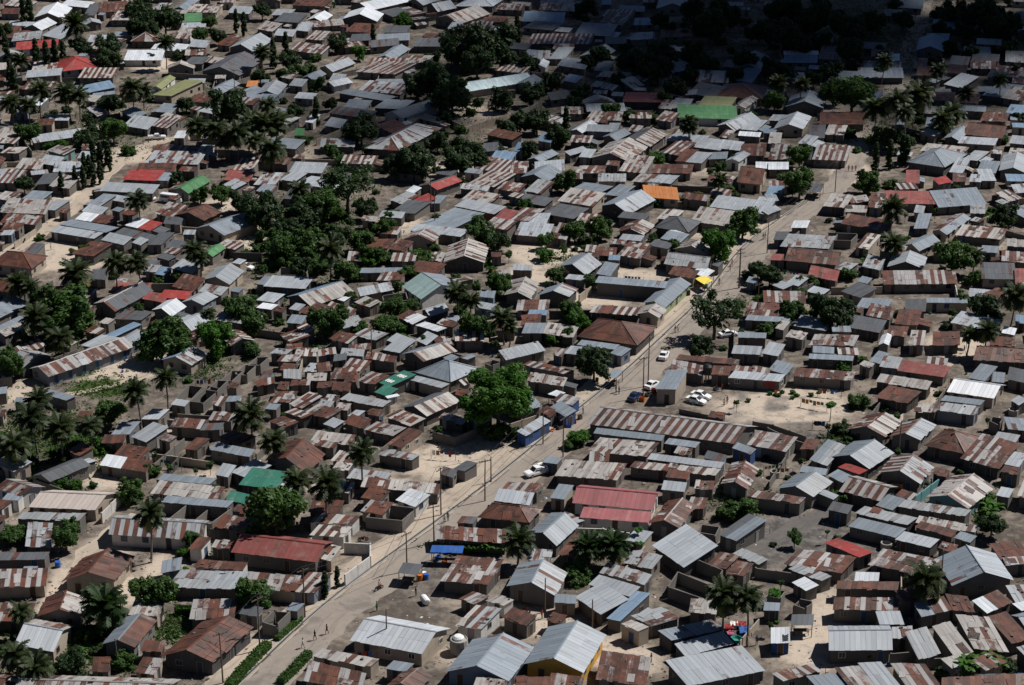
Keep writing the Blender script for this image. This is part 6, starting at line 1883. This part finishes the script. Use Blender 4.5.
def bucket(p, m, w): 
    b = MB(); b.add(*lathe([(0, 0), (.2, 0), (.27, .42), (.25, .42), (.18, .05), (0, .05)])); o = link('bucket', b.mesh('bucket', m), None, (p.x, p.y, 0)); tag(o, 'bucket', None, 'buckets in the yards', w + ' plastic bucket on the ground', proj(p.x, p.y, .2))
def yards():
    R = random.Random(33); k = 0; b = 0
    for _ in range(6000):
        if k >= 26 and b >= 45: break
        x, y = R.uniform(0, 1024), R.uniform(230, 680); p = at(x, y)
        if min((q-p).length for q in RQ[::2]) < 9: continue
        near = [h for h in HOUSES if (h['ctr']-p).length < 25]
        if any(inside(p, h['poly']) for h in near): continue
        if b < 45: bucket(p, *R.choice(((BLUEP, 'blue'), (ORANGE, 'orange'), (WHITE, 'white'), (BLACKT, 'black'), (TEALP, 'teal')))); b += 1; continue
        a = R.uniform(-.6, .6); n = R.randrange(3, 7); d = Vector((cos(a), sin(a)))*(n*.38+.7)
        if any(inside(p+d*t, h['poly']) for h in near for t in (-1, -.5, .5, 1)): continue
        washing_line(p, a, n); k += 1
yards()
# loose sheet lying at the corner of the small dark green roof
mb = MB(); mb.cur = (.0, .9); p0 = at(392.5, 396, 2.75); mb.box(-1.3, -.6, 2.72, 1.3, .6, 2.76, Matrix.Rotation(.5, 4, 'Z')); o = link('roof_sheet', mb.mesh('roof_sheet', ROOF['w']), None, (p0.x, p0.y, 0)); tag(o, 'sheet', 'white sheet lying at the corner of the small dark green roof')

# ------------------------------------------------------------------ the cloud whose shade lies over the far right quarter
def cloud():
    R = random.Random(17); mb = MB(); alt = 1700.0; k = alt/tan(SUN_EL); off = Vector((sin(SUN_AZ)*k, cos(SUN_AZ)*k))
    ph = (1+5**.5)/2; ico = [Vector(v).normalized() for v in ((-1,ph,0),(1,ph,0),(-1,-ph,0),(1,-ph,0),(0,-1,ph),(0,1,ph),(0,-1,-ph),(0,1,-ph),(ph,0,-1),(ph,0,1),(-ph,0,-1),(-ph,0,1))]
    IF = [(0,11,5),(0,5,1),(0,1,7),(0,7,10),(0,10,11),(1,5,9),(5,11,4),(11,10,2),(10,7,6),(7,1,8),(3,9,4),(3,4,2),(3,2,6),(3,6,8),(3,8,9),(4,9,5),(2,4,11),(6,2,10),(8,6,7),(9,8,1)]
    V0 = list(ico); F0 = []; 
    for a, b, c in IF:
        i = len(V0); V0 += [(V0[a]+V0[b]).normalized(), (V0[b]+V0[c]).normalized(), (V0[c]+V0[a]).normalized()]; F0 += [(a, i, i+2), (b, i+1, i), (c, i+2, i+1), (i, i+1, i+2)]
    edge = [at(*p) for p in CLOUD_EDGE]; far = [Vector((700, 700)), Vector((700, 1500)), Vector((-40, 1500))]
    poly = edge + far
    def inpoly(p):
        c = False
        for i in range(len(poly)):
            a, b = poly[i], poly[i-1]
            if (a.y > p.y) != (b.y > p.y) and p.x < (b.x-a.x)*(p.y-a.y)/(b.y-a.y)+a.x: c = not c
        return c
    def edist(p):
        d = 1e9
        for a, b in zip(edge, edge[1:]):
            ab = b-a; t = max(0, min(1, (p-a).dot(ab)/ab.length_squared)); d = min(d, (a+ab*t-p).length)
        return d
    n = 0
    for _ in range(11000):
        p = Vector((R.uniform(-60, 560), R.uniform(480, 1300))); ins = inpoly(p); d = edist(p)
        if ins and d > 60:
            if R.random() > (.032 if d > 170 else .028): continue
            r = R.uniform(28, 48)
        elif ins: 
            if R.random() > .34: continue
            r = 5 + d*.26*R.uniform(.6, 1.2)
        elif d < 60:
            if R.random() > .40*(1-d/60)**1.3: continue
            r = R.uniform(3, 7)
        else: continue
        z = alt + (R.uniform(0, 40) if d > 60 else R.uniform(-6, 14)); kk = z/tan(SUN_EL); c = Vector((p.x + sin(SUN_AZ)*kk, p.y + cos(SUN_AZ)*kk, z)); rot = Matrix.Rotation(R.uniform(0, 6), 3, 'Z'); n += 1
        mb.add([c + (rot @ v)*r*R.uniform(.88, 1.1) for v in V0], F0)
    wisps = []
    for px, py, rx, ry, cnt in ((395, 128, 92, 34, 30), (300, 108, 40, 20, 7), (880, 112, 120, 24, 26), (990, 84, 60, 24, 16)):
        wb = MB(); c0 = at(px, py); kx = mpp(px, py); ky = kx/(CAMH/hypot(c0.y, CAMH))
        for _ in range(cnt):
            a, d = R.uniform(0, 6.28), R.random()**.6; p = c0 + Vector((cos(a)*d*rx*kx, sin(a)*d*ry*ky)); z = alt + R.uniform(-10, 10); kk = z/tan(SUN_EL); r = R.uniform(3.5, 7)*(1.2-.5*d)
            c = Vector((p.x + sin(SUN_AZ)*kk, p.y + cos(SUN_AZ)*kk, z)); wb.add([c + v*r*R.uniform(.88, 1.1) for v in V0], F0)
        wisps.append(wb)
    k2 = N('cloud_white'); m = k2.done((.85, .85, .87), 1.0, 0.0)
    o = link('cloud', mb.mesh('cloud', m)); o['kind'] = 'structure'; print('puffs', n)
    for wb in wisps: o = link('cloud', wb.mesh('cloud', m)); o['kind'] = 'structure'
CLOUD_EDGE = [(490, -40), (495, 0), (508, 50), (535, 96), (590, 120), (680, 116), (760, 108), (850, 98), (940, 76), (1060, 56)]
cloud()

# ------------------------------------------------------------------ labels that single each thing out
def sector(dx, dy):
    a = math.degrees(atan2(-dy, dx)) % 360
    return ('right of', 'up-right of', 'above', 'up-left of', 'left of', 'down-left of', 'below', 'down-right of')[int(((a+22.5) % 360)//45)]
def label_all():
    byc = {}
    for it in ITEMS: byc.setdefault(it[2], []).append(it)
    ordn = [x + ' nearest' if x else 'nearest' for x in ',second,third,fourth,fifth,sixth,seventh,eighth,ninth,tenth,eleventh,twelfth,thirteenth,fourteenth,fifteenth,sixteenth,seventeenth,eighteenth,nineteenth,twentieth'.split(',')]
    used = set(); fail = 0
    for cls, its in byc.items():
        tab = {}
        for li, (lab, lp) in enumerate(LAND):
            for it in its:
                dx, dy = it[1][0]-lp[0], it[1][1]-lp[1]; tab.setdefault((li, sector(dx, dy)), []).append((hypot(dx, dy), id(it), it))
        best = {}
        for (li, sec), L in tab.items():
            L.sort()
            for rk, (d, _, it) in enumerate(L[:20]):
                c = (rk*130 + d, li, sec, rk)
                if id(it) not in best or c < best[id(it)][0]: best[id(it)] = (c,)
        for it in its:
            c, li, sec, rk = best[id(it)][0]
            lab = '%s %s the %s' % (cls, ('just ' if rk == 0 and c < 45 else '') + ('' if rk == 0 else ordn[rk]+' ') + sec, SHORT.get(LAND[li][0], LAND[li][0]))
            if len(its) > 1 and rk == 0: lab = '%s nearest %s the %s' % (cls, sec, SHORT[LAND[li][0]])
            lab = ' '.join(lab.split()[:16])
            if lab in used: fail += 1
            used.add(lab); it[0]['label'] = lab
    import collections; print(collections.Counter(o.name.split('.')[0] for o in COL.objects if 'category' in o).most_common(14)); print('labels', len(used), 'clashes', fail)
def shorten(l):
    w = l.split(); cutw = {'beside', 'behind', 'below', 'above', 'right', 'left', 'with', 'at', 'in', 'on', 'along', 'among', 'facing', 'standing', 'before', 'between', 'under', 'near', 'of', 'past', 'from'}
    k = next((i for i, x in enumerate(w) if i > 2 and x in cutw), len(w)); return ' '.join(w[:min(k, 6)])
SKIPL = ('person', 'laundry', 'crate', 'drum', 'well ring', 'barrel', 'sack', 'sheet', 'basin', 'motorbike', 'rider', 'stretch', 'car', 'left of three', 'middle of', 'right of three')
LAND = [(l, p) for l, p in LAND if not any(l.startswith(s) or s in l.split()[:4] or s in l[:24] for s in SKIPL) or 'minibus' in l or 'dark blue car' in l]
SHORT = {l: shorten(l) for l, p in LAND}
LAND = [x for x in LAND if sum(SHORT[x[0]] == v for v in SHORT.values()) == 1]
label_all()
